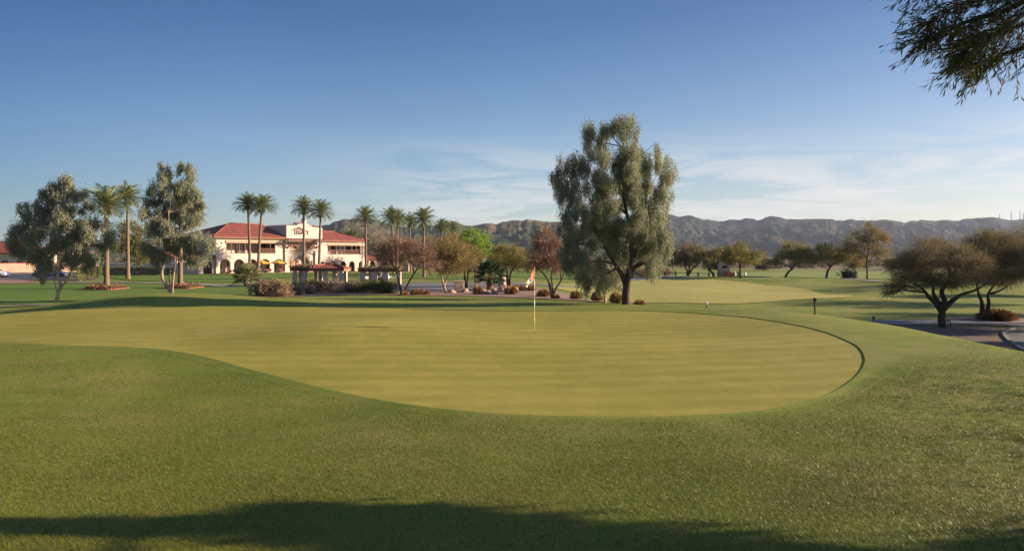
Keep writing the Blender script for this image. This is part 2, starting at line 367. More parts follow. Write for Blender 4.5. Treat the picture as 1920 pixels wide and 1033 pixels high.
def sheet(name,poly,mat,spacing,off,grid_noise=0):
    x0,y0=poly.min(0); x1,y1=poly.max(0)
    gx,gy=np.meshgrid(np.arange(x0,x1,spacing),np.arange(y0,y1,spacing)); gx=gx.ravel(); gy=gy.ravel()
    # keep interior points a little away from the outline
    k=inside(poly,gx,gy); gx=gx[k]; gy=gy[k]
    dm=np.min(np.hypot(gx[:,None]-poly[None,:,0],gy[:,None]-poly[None,:,1]),1) if len(gx) else np.array([])
    k=dm>spacing*.35; pts=np.concatenate([poly,np.stack([gx[k],gy[k]],1)]); n=len(poly)
    res=geometry.delaunay_2d_cdt([Vector(p) for p in pts],[(i,(i+1)%n) for i in range(n)],[],1,1e-5)
    V=np.array([(v.x,v.y) for v in res[0]]); Fc=np.array([f for f in res[2] if len(f)==3])
    a,b,c=V[Fc[:,0]],V[Fc[:,1]],V[Fc[:,2]]
    cr=(b[:,0]-a[:,0])*(c[:,1]-a[:,1])-(b[:,1]-a[:,1])*(c[:,0]-a[:,0]); Fc[cr<0]=Fc[cr<0][:,::-1]
    d=np.hypot(V[:,0],V[:,1]); z=T(V[:,0],V[:,1])+off+d*.0003
    o=obj_np(name,np.column_stack([V,z]),Fc,mat,None,True); o['kind']='structure'; return o
def pxpoly(pts,n=8): return smooth_poly([gp(*p) for p in pts],n)
green_px=[(-230,612),(-120,597),(0,588),(150,580),(300,577.5),(450,575.5),(560,574.5),(700,577),(800,580.5),(900,583),(1000,584),(1120,583.5),(1220,584.5),(1340,591),(1450,603),(1540,622),(1600,646),(1621,672),(1610,702),(1560,738),(1490,760),(1400,775),(1250,783),(1090,783),(960,779),(800,766),(680,746),(560,718),(460,692),(380,670),(300,657),(200,651),(100,648),(0,644),(-130,640),(-240,628)]
GREEN=pxpoly(green_px,8)
sheet('putting_green',GREEN,M['green'],.45,.003)
def fringe():
    n=len(GREEN); V=[];K=9; tan=np.roll(GREEN,-1,0)-np.roll(GREEN,1,0); tan=unit2(tan); nor=np.column_stack([tan[:,1],-tan[:,0]])
    cen=GREEN.mean(0); 
    if np.sum((GREEN-cen)*nor)<0: nor=-nor
    for _ in range(12): nor=unit2(nor*2+np.roll(nor,1,0)+np.roll(nor,-1,0))
    w=.45+5.0*sstep(5,11.5,GREEN[:,0])*sstep(12,17,GREEN[:,1])*(1-sstep(27,33,GREEN[:,1]))
    ring=[GREEN+nor*(w*t)[:,None] for t in np.linspace(0,1,K)]
    offs=np.concatenate([[.022,.022],.020*(1-np.linspace(0,1,K)[2:-1])**1.5,[-.004]])
    Vs=[np.column_stack([r_,T(r_[:,0],r_[:,1])+o_+np.hypot(r_[:,0],r_[:,1])*(.0003 if o_>0 else -.0003)]) for r_,o_ in zip(ring,offs)]
    i=np.arange(K-1)[:,None]*n; k=np.arange(n)[None,:]; k2=(k+1)%n
    Q=np.stack([i+k,i+k2,i+n+k2,i+n+k],-1).reshape(-1,4); V=np.concatenate(Vs)
    q=Q[n]; flip=np.cross(V[q[1]]-V[q[0]],V[q[3]]-V[q[0]])[2]<0
    lo=np.column_stack([GREEN,T(GREEN[:,0],GREEN[:,1])-.03]); m=len(V); V=np.concatenate([V,Vs[0],lo])
    k=np.arange(n); L=np.stack([m+n+k,m+n+(k+1)%n,m+(k+1)%n,m+k],-1); Q=np.concatenate([Q,L])
    if flip: Q=Q[:,::-1]
    o=obj_np('green_fringe',V,Q,M['rough'],None,True); o['kind']='structure'
    sm=np.ones(len(Q),bool); sm[-n:]=False; o.data.polygons.foreach_set('use_smooth',sm)
    return ring[-2]
def unit2(v): return v/np.maximum(np.hypot(v[:,0],v[:,1])[:,None],1e-9)
FRINGE=fringe()
def world_poly(pts,n=6): return smooth_poly(pts,n)
def gxy(px,D): return ((px-960)/F*D,D)
def rows(lst):      # (px, row) pairs on the far ground
    return smooth_poly([gp(*p) for p in lst],6)
G2=smooth_poly([gxy(1035,66),gxy(1040,80),gxy(1110,93),gxy(1230,98),gxy(1370,94),gxy(1470,80),gxy(1530,70),gxy(1600,62),gxy(1500,57),gxy(1380,53.5),gxy(1250,54),gxy(1130,55)],8)
sheet('second_green',G2,M['green2'],1.2,.02)
sheet('fairway',smooth_poly([gxy(1225,118),gxy(1420,112),gxy(1650,108),gxy(1950,112),gxy(2150,120),gxy(2100,150),gxy(1800,165),gxy(1500,165),gxy(1240,160)],6),M['fairway'],4,.03)
sheet('clubhouse_lawn',smooth_poly([gxy(250,88),gxy(440,86),gxy(560,104),gxy(700,104),gxy(860,92),gxy(900,104),gxy(800,124),gxy(650,126),gxy(430,121),gxy(330,115),gxy(215,108)],6),M['lawn'],2.5,.03)
sheet('side_lawn',smooth_poly([gxy(-150,52),gxy(40,49),gxy(200,49),gxy(400,51),gxy(470,58),gxy(455,74),gxy(330,76),gxy(130,76),gxy(-50,70),gxy(-200,66)],6),M['lawn'],1.6,.03)
sheet('far_lawn',smooth_poly([gxy(960,105),gxy(1080,98),gxy(1200,112),gxy(1230,160),gxy(1050,170),gxy(930,150)],6),M['lawn'],4,.03)
sheet('road',smooth_poly([gxy(600,78),gxy(760,83),gxy(900,82),gxy(980,80),gxy(1075,78),gxy(1100,74),gxy(1020,70.5),gxy(940,69),gxy(900,62),gxy(800,60),gxy(700,62),gxy(620,66)],6),M['paving'],1.6,.03)
sheet('gravel_bed',smooth_poly([gxy(700,55),gxy(780,58),gxy(880,63),gxy(960,66.5),gxy(1000,62),gxy(1060,56),gxy(1130,49),gxy(1165,43.5),gxy(1130,42.6),gxy(1060,45),gxy(960,48.5),gxy(860,50.5),gxy(760,51.5)],6),M['gravel'],1.0,.024)
sheet('hedge_bed',smooth_poly([gxy(468,48.5),gxy(520,47.5),gxy(570,50),gxy(640,52.5),gxy(740,53),gxy(750,58),gxy(640,60),gxy(540,57),gxy(480,53)],6),M['gravel'],1.0,.024)
sheet('garden_path',smooth_poly([gxy(100,78.5),gxy(250,79.5),gxy(470,81),gxy(470,83),gxy(250,82),gxy(110,81.5)],6),M['concrete'],1.2,.05)
sheet('kerb_path',smooth_poly([gxy(-150,43.5),gxy(40,46.3),gxy(128,48.4),gxy(130,49.2),gxy(30,47.5),gxy(-150,45)],6),M['concrete'],.6,.05)
sheet('car_park',smooth_poly([gxy(-120,92),gxy(60,92),gxy(150,88),gxy(185,100),gxy(150,126),gxy(-120,140)],6),M['asphalt'],3,.04)
sheet('planting_bed',smooth_poly([gxy(-100,76),gxy(50,78),gxy(70,84),gxy(30,90),gxy(-100,89)],6),M['gravel'],1.6,.035)
sheet('cart_path',smooth_poly([gxy(1180,92.5),gxy(1330,101),gxy(1480,101),gxy(1640,99),gxy(1640,102),gxy(1480,105),gxy(1320,105),gxy(1180,97)],6),M['paving'],1.5,.05)
sheet('service_path',smooth_poly([gxy(1600,40.2),gxy(1700,40.6),gxy(1850,40.2),gxy(2100,38.5),gxy(2100,41.2),gxy(1850,43.2),gxy(1700,43.4),gxy(1610,42.6)],6),M['paving'],.8,.03)
sheet('mulch_bed',smooth_poly([gxy(1590,39.3),gxy(1700,39.8),gxy(1860,39.3),gxy(1885,36.5),gxy(1895,31),gxy(1960,26),gxy(1900,23),gxy(1800,27),gxy(1680,34)],6),M['dgravel'],.8,.02)
sheet('tree_bed',smooth_poly([gxy(1770,43.8),gxy(1860,43.6),gxy(1990,42),gxy(2010,44),gxy(1900,45.6),gxy(1790,45)],6),M['gravel'],.7,.022)
sheet('turning_circle',smooth_poly([gxy(1885,37.6),gxy(1900,33),gxy(1960,28),gxy(2100,25),gxy(2200,34),gxy(2100,37.6),gxy(1960,38.6)],6),M['asphalt'],.8,.03)
def kerb(pts,w=.16,h=.11):
    pl=smooth_poly(pts,6)[:-6]; mb=MB()
    vs=[];fs=[]
    for i,p in enumerate(pl):
        d=pl[min(i+1,len(pl)-1)]-pl[max(i-1,0)]; d/=np.hypot(*d); n=np.array([-d[1],d[0]])*w/2
        for q,zz in((p-n,-.1),(p-n,h),(p+n,h),(p+n,-.1)): vs.append((q[0],q[1],Tz(*q)+zz))
    for i in range(len(pl)-1):
        a=4*i
        for k in range(3): fs.append((a+k,a+k+1,a+k+5,a+k+4))
    mb.add(vs,fs); o=mb.build('kerb',M['concrete']); o['kind']='structure'
kerb([gxy(2150,38.9),gxy(1960,38.9),gxy(1888,37.7),gxy(1893,33),gxy(1952,28),gxy(2090,24.7),gxy(2190,30)])
# hills ------------------------------------------------------------------
def hill(name,prof,D0,D1,mat,seed,px0,px1,foot=490.,amp=.5):
    px=np.arange(px0,px1,1.5); s=np.concatenate([np.linspace(0,1,130),np.linspace(1.02,1.9,22)])
    xp=[p[0] for p in prof]; yp=[p[1] for p in prof]
    S,PX=np.meshgrid(s,px,indexing='ij')
    D=D0+(D1-D0)*S; X=(PX-960)/F*D
    pr=np.interp(PX,xp,yp)
    pr=pr+(fbm(PX/38.,PX*0+3,seed,6,True)-.62)*9
    H1=(HOR-pr)/F*D1; zb=-(foot-HOR)/F*D0
    e=np.where(S<=1,.30*S+.70*S**1.5,1-(S-1)*.9)
    r=fbm(X/120.,D/230.,seed+9,5,True); r2=fbm(X/34.,D/48.,seed+21,4,True)
    env=np.clip(4*S*(1-S),0,1)**.7
    Z=zb+(H1-zb)*(e-amp*env*(.75-r)*1.05-env*.20*(.7-r2)+env*.07)
    lim=(HOR-pr-.6)/F*D      # keep spurs under the skyline
    Z=np.where(S<.98,np.minimum(Z,lim-(1-S)*(H1-zb)*.08),Z)
    V=np.stack([X,D,Z],-1).reshape(-1,3); n0,n1=S.shape
    i=np.arange(n0-1)[:,None]*n1; k=np.arange(n1-1)[None,:]
    Q=np.stack([i+k,i+k+1,i+n1+k+1,i+n1+k],-1).reshape(-1,4)
    o=obj_np(name,V,Q,mat,None,True); o['kind']='structure'
hill('hills',[(-700,470),(-300,452),(-60,462),(20,466),(160,462),(330,452),(420,446),(470,436),(520,430),(545,424),(600,424),(640,415),(680,409.5),(700,413),(730,423),(760,425),(800,424),(835,416),(860,419),(885,424),(910,422),(950,417),(1000,411.5),(1050,416),(1100,424),(1160,440),(1220,462),(1290,482),(1400,492)],760,1250,M['hillL'],3,-700,1400)
hill('hills',[(800,470),(1000,450),(1130,428),(1200,414),(1240,405),(1256,401.5),(1275,405),(1297,402.5),(1315,411),(1340,414),(1365,414),(1400,409),(1420,411.5),(1450,407.5),(1490,409.5),(1530,411),(1570,413),(1620,412),(1660,413.5),(1700,416),(1740,412),(1800,413),(1850,410),(1880,411.5),(1920,411),(2100,412),(2300,420),(2600,440)],1150,2300,M['hillR'],14,800,2600,488,.55)
# haze -------------------------------------------------------------------
def haze(density):
    m,nt,out=newmat('haze_air'); v=nd(nt,'ShaderNodeVolumePrincipled'); v.inputs['Color'].default_value=(.66,.78,1,1); v.inputs['Density'].default_value=density; v.inputs['Anisotropy'].default_value=.2
    nt.links.new(v.outputs[0],out.inputs['Volume'])
    o=MB().box(-8200,8200,-7000,8200,-30,190).build('haze',m); o['kind']='stuff'
# sky and light ----------------------------------------------------------
EL=math.radians(16.5); AZ=math.radians(83.5)     # AZ clockwise from +Y: the sun stands right of the view
world=bpy.data.worlds.new('World'); scene.world=world; world.use_nodes=True
nt=world.node_tree; nt.nodes.clear()
wo=nt.nodes.new('ShaderNodeOutputWorld'); bg=nt.nodes.new('ShaderNodeBackground'); nt.links.new(bg.outputs[0],wo.inputs[0])
sky=nd(nt,'ShaderNodeTexSky',sky_type='NISHITA'); sky.sun_disc=False; sky.sun_elevation=EL; sky.sun_rotation=AZ
sky.air_density=1.0; sky.dust_density=.6; sky.ozone_density=2.2; sky.altitude=350
tc=nt.nodes.new('ShaderNodeTexCoord'); sp=nt.nodes.new('ShaderNodeSeparateXYZ'); nt.links.new(tc.outputs['Generated'],sp.inputs[0])
def mth(op,a,b=None,c=None):
    n=nt.nodes.new('ShaderNodeMath'); n.operation=op
    for i,v in enumerate((a,b,c)):
        if v is None: continue
        if hasattr(v,'is_linked'): nt.links.new(v,n.inputs[i])
        else: n.inputs[i].default_value=v
    return n.outputs[0]
# thin high cloud: noise on a flat layer seen in perspective
zz=mth('ADD',mth('MAXIMUM',sp.outputs[2],0.),.045)
cx=mth('DIVIDE',sp.outputs[0],zz); cy=mth('DIVIDE',sp.outputs[1],zz)
cv=nt.nodes.new('ShaderNodeCombineXYZ'); nt.links.new(cx,cv.inputs[0]); nt.links.new(cy,cv.inputs[1])
cn=noise(nt,.75,9,.66,mapping(nt,cv.outputs[0],(.8,1.0,1),(0,0,.25)),.9)
# more cloud low and towards the sun side
az=mth('DIVIDE',sp.outputs[0],mth('MAXIMUM',sp.outputs[1],.05))
side=ramp(nt,mth('ADD',mth('MULTIPLY',az,.5),.5),[(.30,(.0,)*3),(.40,(.25,)*3),(.46,(.85,)*3),(.52,(.60,)*3),(.60,(.9,)*3),(.9,(1,)*3)])
low=ramp(nt,sp.outputs[2],[(0,(.9,)*3),(.05,(1,)*3),(.10,(.95,)*3),(.135,(.5,)*3),(.175,(0,)*3)])
cl=mth('MULTIPLY',mth('MULTIPLY',ramp(nt,cn,[(.42,(.0,)*3),(.52,(.6,)*3),(.62,(1,)*3)]),side),low)
SKYMUL=1.0
deep_fill=ramp(nt,sp.outputs[2],[(0,(.80,.80,.82)),(.05,(.80,.81,.86)),(.16,(.80,.84,.91)),(.25,(.60,.72,.87)),(.33,(.41,.58,.79)),(.40,(.41,.58,.79)),(.62,(1.45,1.5,1.55)),(.9,(2.0,2.0,2.0))])  # deepens the visible sky; brightness overhead, unseen, is added to lift the shade
away=ramp(nt,mth('ADD',mth('MULTIPLY',az,.5),.5),[(.08,(.38,.52,.66)),(.3,(.78,.85,.92)),(.5,(.97,1,1)),(.66,(1.0,.93,.91)),(.85,(1.0,.89,.86))])
skyc=mixc(nt,1.,mixc(nt,1.,sky.outputs[0],deep_fill,'MULTIPLY'),away,'MULTIPLY')
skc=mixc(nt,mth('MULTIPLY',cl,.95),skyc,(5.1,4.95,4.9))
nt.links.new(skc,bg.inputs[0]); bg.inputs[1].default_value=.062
sun=bpy.data.lights.new('sun','SUN'); sun.energy=5.0; sun.angle=math.radians(.45); sun.color=(1,.80,.58)
so=bpy.data.objects.new('sun',sun); link(so)
S=Vector((math.cos(EL)*math.sin(AZ),math.cos(EL)*math.cos(AZ),math.sin(EL)))
so.rotation_euler=S.to_track_quat('Z','Y').to_euler(); so.location=(60,-20,60)
cam=bpy.data.cameras.new('camera'); co=bpy.data.objects.new('camera',cam); link(co); co.location=(0,0,0); co.rotation_euler=(math.pi/2,0,0)
cam.sensor_width=36; cam.lens=36*F/1920; cam.shift_y=-(516.5-HOR)/1920; cam.clip_start=.1; cam.clip_end=30000
scene.camera=co
vs=scene.view_settings; vs.view_transform='Standard'; vs.look='None'; vs.gamma=1; vs.exposure=1.4
# ---------------------------------------------------------------- vegetation builders
def unit(v): return v/np.maximum(np.linalg.norm(v,axis=-1,keepdims=True),1e-9)
def rnd_unit(rng,n): return unit(rng.normal(size=(n,3)))
def leaves_mesh(Pos,Dir,rng,L,W,jl=.35):
    """rhombic leaf at each position, pointing along Dir"""
    n=len(Pos); d=unit(Dir); s=unit(np.cross(d,rnd_unit(rng,n)))
    l=(L*(1+jl*(rng.random(n)*2-1)))[:,None]; w=(W*(1+jl*(rng.random(n)*2-1)))[:,None]
    V=np.stack([Pos,Pos+d*l*.45+s*w*.5,Pos+d*l,Pos+d*l*.5-s*w*.5],1).reshape(-1,3)
    return V,np.arange(4*n).reshape(n,4)
def blob_points(blobs,n,rng,nsub=14,tight=.34,flat=1.0):
    """points gathered in uneven clumps inside ellipsoids; returns positions, outward directions, clump centres"""
    C=np.array([b[0] for b in blobs]); Rr=np.array([b[1] for b in blobs])
    w=(Rr.prod(1))**(.72); w/=w.sum(); cnt=rng.multinomial(n,w); PP=[];OO=[];SS=[]
    for c,r,k in zip(C,Rr,cnt):
        if k==0: continue
        m=max(5,int(nsub*(.7+.6*rng.random())))
        u=rnd_unit(rng,m); rad=(.45+.62*rng.random((m,1))**.6); sub=c+u*r*rad
        sz=tight*(.6+.8*rng.random(m)); i=rng.integers(0,m,k)
        p=sub[i]+rng.normal(size=(k,3))*r*sz[i][:,None]*.62*np.array([1,1,flat])
        PP.append(p); OO.append(unit((p-c)/r)); SS.append(sub)
    return np.concatenate(PP),np.concatenate(OO),SS
def limb(mb,a,b,r0,r1,rng,n=6,sag=.12,k=7):
    a=np.array(a,float); b=np.array(b,float); L=np.linalg.norm(b-a); pts=[];rad=[]
    off=rng.normal(size=3)*L*sag; off2=rng.normal(size=3)*L*sag*.4
    for i in range(n+1):
        t=i/n; pts.append(a+(b-a)*t+off*math.sin(math.pi*t)+off2*math.sin(2*math.pi*t)); rad.append(r0+(r1-r0)*t**.8)
    mb.tube(pts,rad,k,cap=False); return pts
def pxblobs(lst,D,rng,depth=1.0,spread=.35):
    out=[]
    for cx,cy,rx,ry in lst:
        c=P(cx,cy,D); rr=rx*D/F; rz=ry*D/F; rd=(rr+rz)/2*depth
        c[1]+=rng.uniform(-1,1)*spread*2.2*rr; out.append((c,np.array([rr,rd,rz])))
    return out
def tree(name,label,cat,D,base_px,trunks,blobs,leaf,barkm,nleaf,L,W,droop=.3,strand=0,r0=.2,group=None,seed=1,nsub=14,tight=.34,out=.4,twigs=None,limbs=2,base_py=None,zoff=0,depth=1.0,crown_name='crown'):
    """trunks: pixel polylines read off the picture, stood up at depth D on the ground; blobs: crown masses"""
    rng=np.random.default_rng(seed)
    gx,gy=gxy(base_px,D); gz=Tz(gx,gy); loc=np.array((gx,gy,gz))
    dpy=0 if base_py is None else (HOR-F*gz/D)-base_py     # bring the drawn trunk down to the ground
    t=thing(name,label,cat,loc,group=group)
    mb=MB(); nodes=[]
    for ti,tr in enumerate(trunks):
        pts=[];n=len(tr)
        for i,q in enumerate(tr):
            p=P(q[0],q[1]+dpy*(1-i/(n-1)) if n>1 else q[1],D); p[1]+=rng.uniform(-1,1)*.12*i*D/50.; pts.append(p)
        if ti==0: pts[0]=loc+np.array((0,0,-.25)); 
        sp=[];m=len(pts)
        for i in range(m-1):
            p0=pts[max(i-1,0)];p1=pts[i];p2=pts[i+1];p3=pts[min(i+2,m-1)]
            for j in range(4):
                s=j/4; sp.append(.5*((2*p1)+(p2-p0)*s+(2*p0-5*p1+4*p2-p3)*s*s+(3*p1-p0-3*p2+p3)*s**3))
        sp.append(pts[-1]); r=r0*(tr[0][2] if len(tr[0])>2 else 1)
        rr=[r*(1-.80*i/(len(sp)-1)) for i in range(len(sp))]
        if ti==0: rr[0]*=1.7; rr[1]*=1.15
        mb.tube(sp,rr,9,cap=False); nodes+=[(p,q) for p,q in zip(sp[len(sp)//2:],rr[len(sp)//2:])]
    B=pxblobs(blobs,D,rng,depth)
    Pp,Oo,Sub=blob_points(B,nleaf,rng,nsub,tight)
    for (c,r),sub in zip(B,Sub):
        q=min(nodes,key=lambda nd_:np.linalg.norm(nd_[0]-c)+max(0,nd_[0][2]-c[2])*2)
        r1=min(q[1]*.75,r0*.5); l=limb(mb,q[0],c,r1,r1*.35,rng)
        for s in sub[:limbs+2]: limb(mb,l[rng.integers(3,6)],s,r1*.38,.012,rng,4,.1,5)
    mb.build('trunk',barkm,t,True,loc)
    n=len(Pp); Dd=rnd_unit(rng,n)+Oo*out+np.array((0,0,-droop))
    if strand>0:
        k=rng.random(n); Pp=Pp+np.stack([rng.normal(size=n)*.05,rng.normal(size=n)*.05,-k*strand],1)*1.0
    V,Q=leaves_mesh(Pp,Dd,rng,L,W)
    if strand>0:      # hanging sprays: the same leaves again lower on the same twig
        Pp2=Pp-np.stack([rng.normal(size=n)*.03,rng.normal(size=n)*.03,L*(.7+.5*rng.random(n))],1)
        V2,Q2=leaves_mesh(Pp2,rnd_unit(rng,n)*.5+np.array((0,0,-1.3)),rng,L,W); Q=np.concatenate([Q,Q2+len(V)]); V=np.concatenate([V,V2])
    gmin=T(V[:,0],V[:,1])+.05
    V[:,2]=np.maximum(V[:,2],gmin)
    if twigs:
        nt_,tl,tw=twigs; Tp,To,_=blob_points(B,nt_,rng,nsub,tight*1.1)
        V3,Q3=leaves_mesh(Tp-To*tl*.4,To*.9+rnd_unit(rng,nt_)*.75+np.array((0,0,.25)),rng,tl,tw,.5)
        Q=np.concatenate([Q,Q3+len(V)]); V=np.concatenate([V,V3])
    obj_np(crown_name,V,Q,leaf,t,False,loc)
    return t
# --- palms ---------------------------------------------------------------
def make_palm_meshes(seed,H,lean=0.,nf=44,fl=2.5,skirt=True):
    rng=np.random.default_rng(seed); mb=MB(); pts=[];rad=[]
    for i in range(13):
        t=i/12; pts.append((lean*t*t,lean*.3*t*t,-.3+(H+.3)*t)); rad.append(.25*(1-.35*t)+(.10 if i==0 else 0)+.008*(i%2))
    mb.tube(pts,rad,10,cap=False)
    top=np.array(pts[-1]); v=mb.v;f=mb.f
    hb=MB(); hb.lathe([(.16,-.75),(.30,-.45),(.36,-.1),(.30,.2),(.12,.5)],tuple(top),12)
    cut=[]
    for _ in range(30):    # stubs of cut fronds
        a=rng.uniform(0,6.28); z=rng.uniform(-.6,.15); p=top+np.array((.27*math.cos(a),.27*math.sin(a),z)); hb.bar(p,p+np.array((.16*math.cos(a),.16*math.sin(a),.16)),.07,.05)
    VV=[];QQ=[];base=0
    for k in range(nf):
        a=k*2.39996+rng.uniform(-.2,.2); el=math.radians(86-112*((k+.5)/nf)**.8+rng.uniform(-7,7)); L=fl*(.86+.25*rng.random())*(1 if el>-.4 else .85)
        h=np.array((math.cos(a),math.sin(a),0)); p=top+h*.1+np.array((0,0,.2)); d0=el; seg=9; P_=[p]; Dr=[]
        for i in range(seg):
            e=d0-(i/seg)**1.3*math.radians(44); d=h*math.cos(e)+np.array((0,0,math.sin(e))); p=p+d*L/seg; P_.append(p); Dr.append(d)
        side=np.array((-h[1],h[0],0))
        for i in range(seg):
            up=np.cross(side,Dr[i]); up=up if up[2]>=0 else -up
            # rachis
            w=.028*(1-i/seg)+.006; A,Bp=P_[i],P_[i+1]
            VV+= [A-side*w,A+side*w,Bp+side*w*.8,Bp-side*w*.8]; QQ.append([base,base+1,base+2,base+3]); base+=4
            for j in range(3):
                t=(j+rng.random())/3; q=A+(Bp-A)*t; fr=(i+t)/seg
                if fr<.10: continue
                ll=.60*math.sin(math.pi*min(1,.12+.83*fr))**.7*(.8+.3*rng.random())
                for sg in(-1,1):
                    dd=unit(side*sg*.85+Dr[i]*.75+up*.42+rng.normal(size=3)*.09); ww=unit(np.cross(dd,up))*.042
                    VV+=[q-ww*.6,q+dd*ll*.5-ww,q+dd*ll,q+dd*ll*.5+ww]; QQ.append([base,base+1,base+2,base+3]); base+=4
    if skirt:
        for k in range(26):
            a=rng.uniform(0,6.28); h=np.array((math.cos(a),math.sin(a),0)); p=top+h*.2+np.array((0,0,-.1)); side=np.array((-h[1],h[0],0))
            for j in range(7):
                l=rng.uniform(.5,1.2); d=unit(h*rng.uniform(.15,.9)+side*rng.uniform(-.4,.4)+np.array((0,0,-rng.uniform(.3,1)))); s=side*.03
                VV+=[p-s,p+d*l*.5-s,p+d*l,p+d*l*.5+s]; QQ.append([base,base+1,base+2,base+3]); base+=4
    me_t=bpy.data.meshes.new('trunk'); me_t.from_pydata(mb.v,[],mb.f); me_t.materials.append(M['bark_palm']); me_t.polygons.foreach_set('use_smooth',np.ones(len(me_t.polygons),bool))
    me_b=bpy.data.meshes.new('crownshaft'); me_b.from_pydata(hb.v,[],hb.f); me_b.materials.append(M['bark_mid'])
    me_c=mesh_np('crown',np.array(VV),np.array(QQ),M['lf_palm'])
    return me_t,me_b,me_c,H
PALMV={}
def palm(px,top_py,D,label,variant,rz=0.,scale_w=1.0,group='date palms around the clubhouse',lean=0):
    """variant shares meshes; the height is set to reach top_py (frond tips ~1.9 m above the bole)"""
    g=gd(px,D); H=(HOR-top_py)/F*D-g.z-1.75*scale_w
    key=(variant,round(H/1.5),round(lean,1))
    if key not in PALMV: PALMV[key]=make_palm_meshes(variant*17+key[1],key[1]*1.5,lean,58+variant*3,2.3+.1*variant)
    me=PALMV[key]; t=thing('palm_tree',label,'palm tree',g,rz,group); q=np.random.default_rng(int(px)); t.rotation_euler=(q.normal()*.022,q.normal()*.022,rz)
    s=H/me[3]
    for n,m in zip(('trunk','crownshaft','crown'),me[:3]):
        o=bpy.data.objects.new(n,m); link(o); o.parent=t
    t.scale=(scale_w,scale_w,s) if abs(s-1)<.001 else (scale_w,scale_w,1)
    if abs(s-1)>=.001:
        # set the bole lower or higher in the soil instead of stretching the crown
        t.location.z=g.z+(H-me[3])
    return t
palm(200,356,66,'date palm rising from the flower bed beside the leafy tree on the far left',0,1.2)
palm(240,351,93,'slender date palm on the lawn just right of the flower-bed palm, far left',1,.3)
palm(338,372,68,'palm standing in a brick flower bed, head hidden in the twin-topped tree',2,2.)
palm(468,366,117,'left palm of the crossing pair before the red roof',0,4.1,1.1,lean=.6)
palm(483,368,115,'right palm of the crossing pair before the red roof',2,2.2,1.12,lean=-.4)
palm(570,374,122,'taller palm in front of the sign on the white tower',1,3.0,1.05)
palm(598,381,123,'palm at the right edge of the white tower',3,5.1,1.05)
palm(686,391,133,'lone palm at the right end of the clubhouse wing',2,.9,1.05)
palm(738,394,128,'front palm of the close pair beyond the right pergola',3,2.6,1.05)
palm(744,397,131,'back palm of the close pair beyond the right pergola',0,1.6,1.0)
palm(770,404,146,'smaller palm between the close pair and the roadside palm',1,.2,1.02)
palm(795,397,96,'date palm at the roadside edge of the lawn',0,3.6,.82)
palm(829,415,160,'low palm peeping over the amber trees, left one of two',2,1.1,.95)
palm(851,419,165,'low palm peeping over the amber trees, right one of two',3,4.4,.95)
# --- the two grey-green trees on the left, the big one by the second green ---
tree('eucalyptus_tree','broad grey-green tree with forked pinkish trunk at far left','tree',51,105,
  [[(105,560),(109,545),(113,531),(114,515),(116,497),(116,470),(118,430)],[(112,533,.6),(122,522),(130,510),(139,495),(150,480)],[(109,548,.4),(106,535),(104,520),(95,500)]],
  [(118,341,18,17),(93,356,19,20),(130,370,30,26),(62,390,22,18),(92,398,30,26),(139,413,31,29),(46,430,23,21),(37,456,20,18),(90,441,34,27),(139,456,31,27),(186,447,26,32),(87,481,28,20),(149,490,25,15),(84,507,11,12),(60,470,22,16),(172,420,20,16)],
  M['lf_euc'],M['bark_pale'],42000,.16,.050,.55,.3,.15,seed=11,base_py=560,nsub=16,tight=.27)
tree('eucalyptus_tree','twin-topped silvery tree with pale leaning trunks left of the clubhouse','tree',52,325,
  [[(325,548),(316,530),(307,512),(309,495),(313,478),(318,458),(325,438),(322,400)],[(321,540,.5),(318,515),(320,494),(312,470),(300,450)],[(323,543,.55),(326,510),(331,484),(338,460),(345,420)]],
  [(310,320,13,19),(348,320,14,22),(309,350,19,20),(351,352,19,22),(288,366,15,17),(368,370,14,15),(327,384,30,22),(289,404,18,21),(350,406,22,18),(312,430,27,20),(291,456,24,20),(336,453,24,20),(372,455,21,23),(356,480,24,13),(297,480,17,13),(334,352,12,14)],
  M['lf_euc'],M['bark_pale'],33000,.155,.046,.5,.3,.14,seed=23,base_py=549,nsub=15,tight=.26)
tree('willow_tree','tall weeping grey-green tree with dark trunk beside the second green','tree',40.5,1174,
  [[(1174,566),(1174,545),(1176,525),(1180,500),(1183,470),(1178,420),(1165,340),(1163,280)],[(1174,530,.72),(1168,515),(1160,503),(1150,490),(1130,455),(1105,410)],[(1181,515,.7),(1190,498),(1205,492),(1222,489),(1235,470)],[(1180,500,.6),(1192,470),(1203,420),(1215,350)]],
  [(1166,233,27,21),(1115,252,26,28),(1140,230,14,12),(1218,291,21,25),(1254,311,17,26),(1059,315,23,30),(1139,309,46,44),(1198,341,42,40),(1099,361,40,40),(1242,367,22,28),(1158,388,48,43),(1214,412,38,36),(1079,412,30,36),(1131,436,42,38),(1067,462,24,32),(1099,492,32,26),(1178,448,40,34),(1234,446,24,32),(1131,513,20,17),(1224,492,16,22),(1180,300,30,40),(1052,345,12,26),(1085,300,16,20)],
  M['lf_willow'],M['bark_dark'],96000,.15,.030,.9,.6,.26,seed=5,base_py=566,nsub=26,tight=.19,depth=1.25)
tree('willow_tree','small pale-stemmed tree with trailing branches left of the tall weeping tree','tree',42,1136,
  [[(1136,562),(1132,545),(1127,533),(1122,520),(1118,500)],[(1136,560,.8),(1137,540),(1145,525),(1155,510),(1163,497)],[(1137,545,.6),(1136,520),(1138,500)]],
  [(1115,505,18,14),(1098,515,14,16),(1145,500,20,14),(1160,508,12,12),(1128,512,14,12)],
  M['lf_willow'],M['bark_pale'],2400,.2,.04,1.,.8,.075,seed=6,base_py=562,nsub=12,tight=.3)
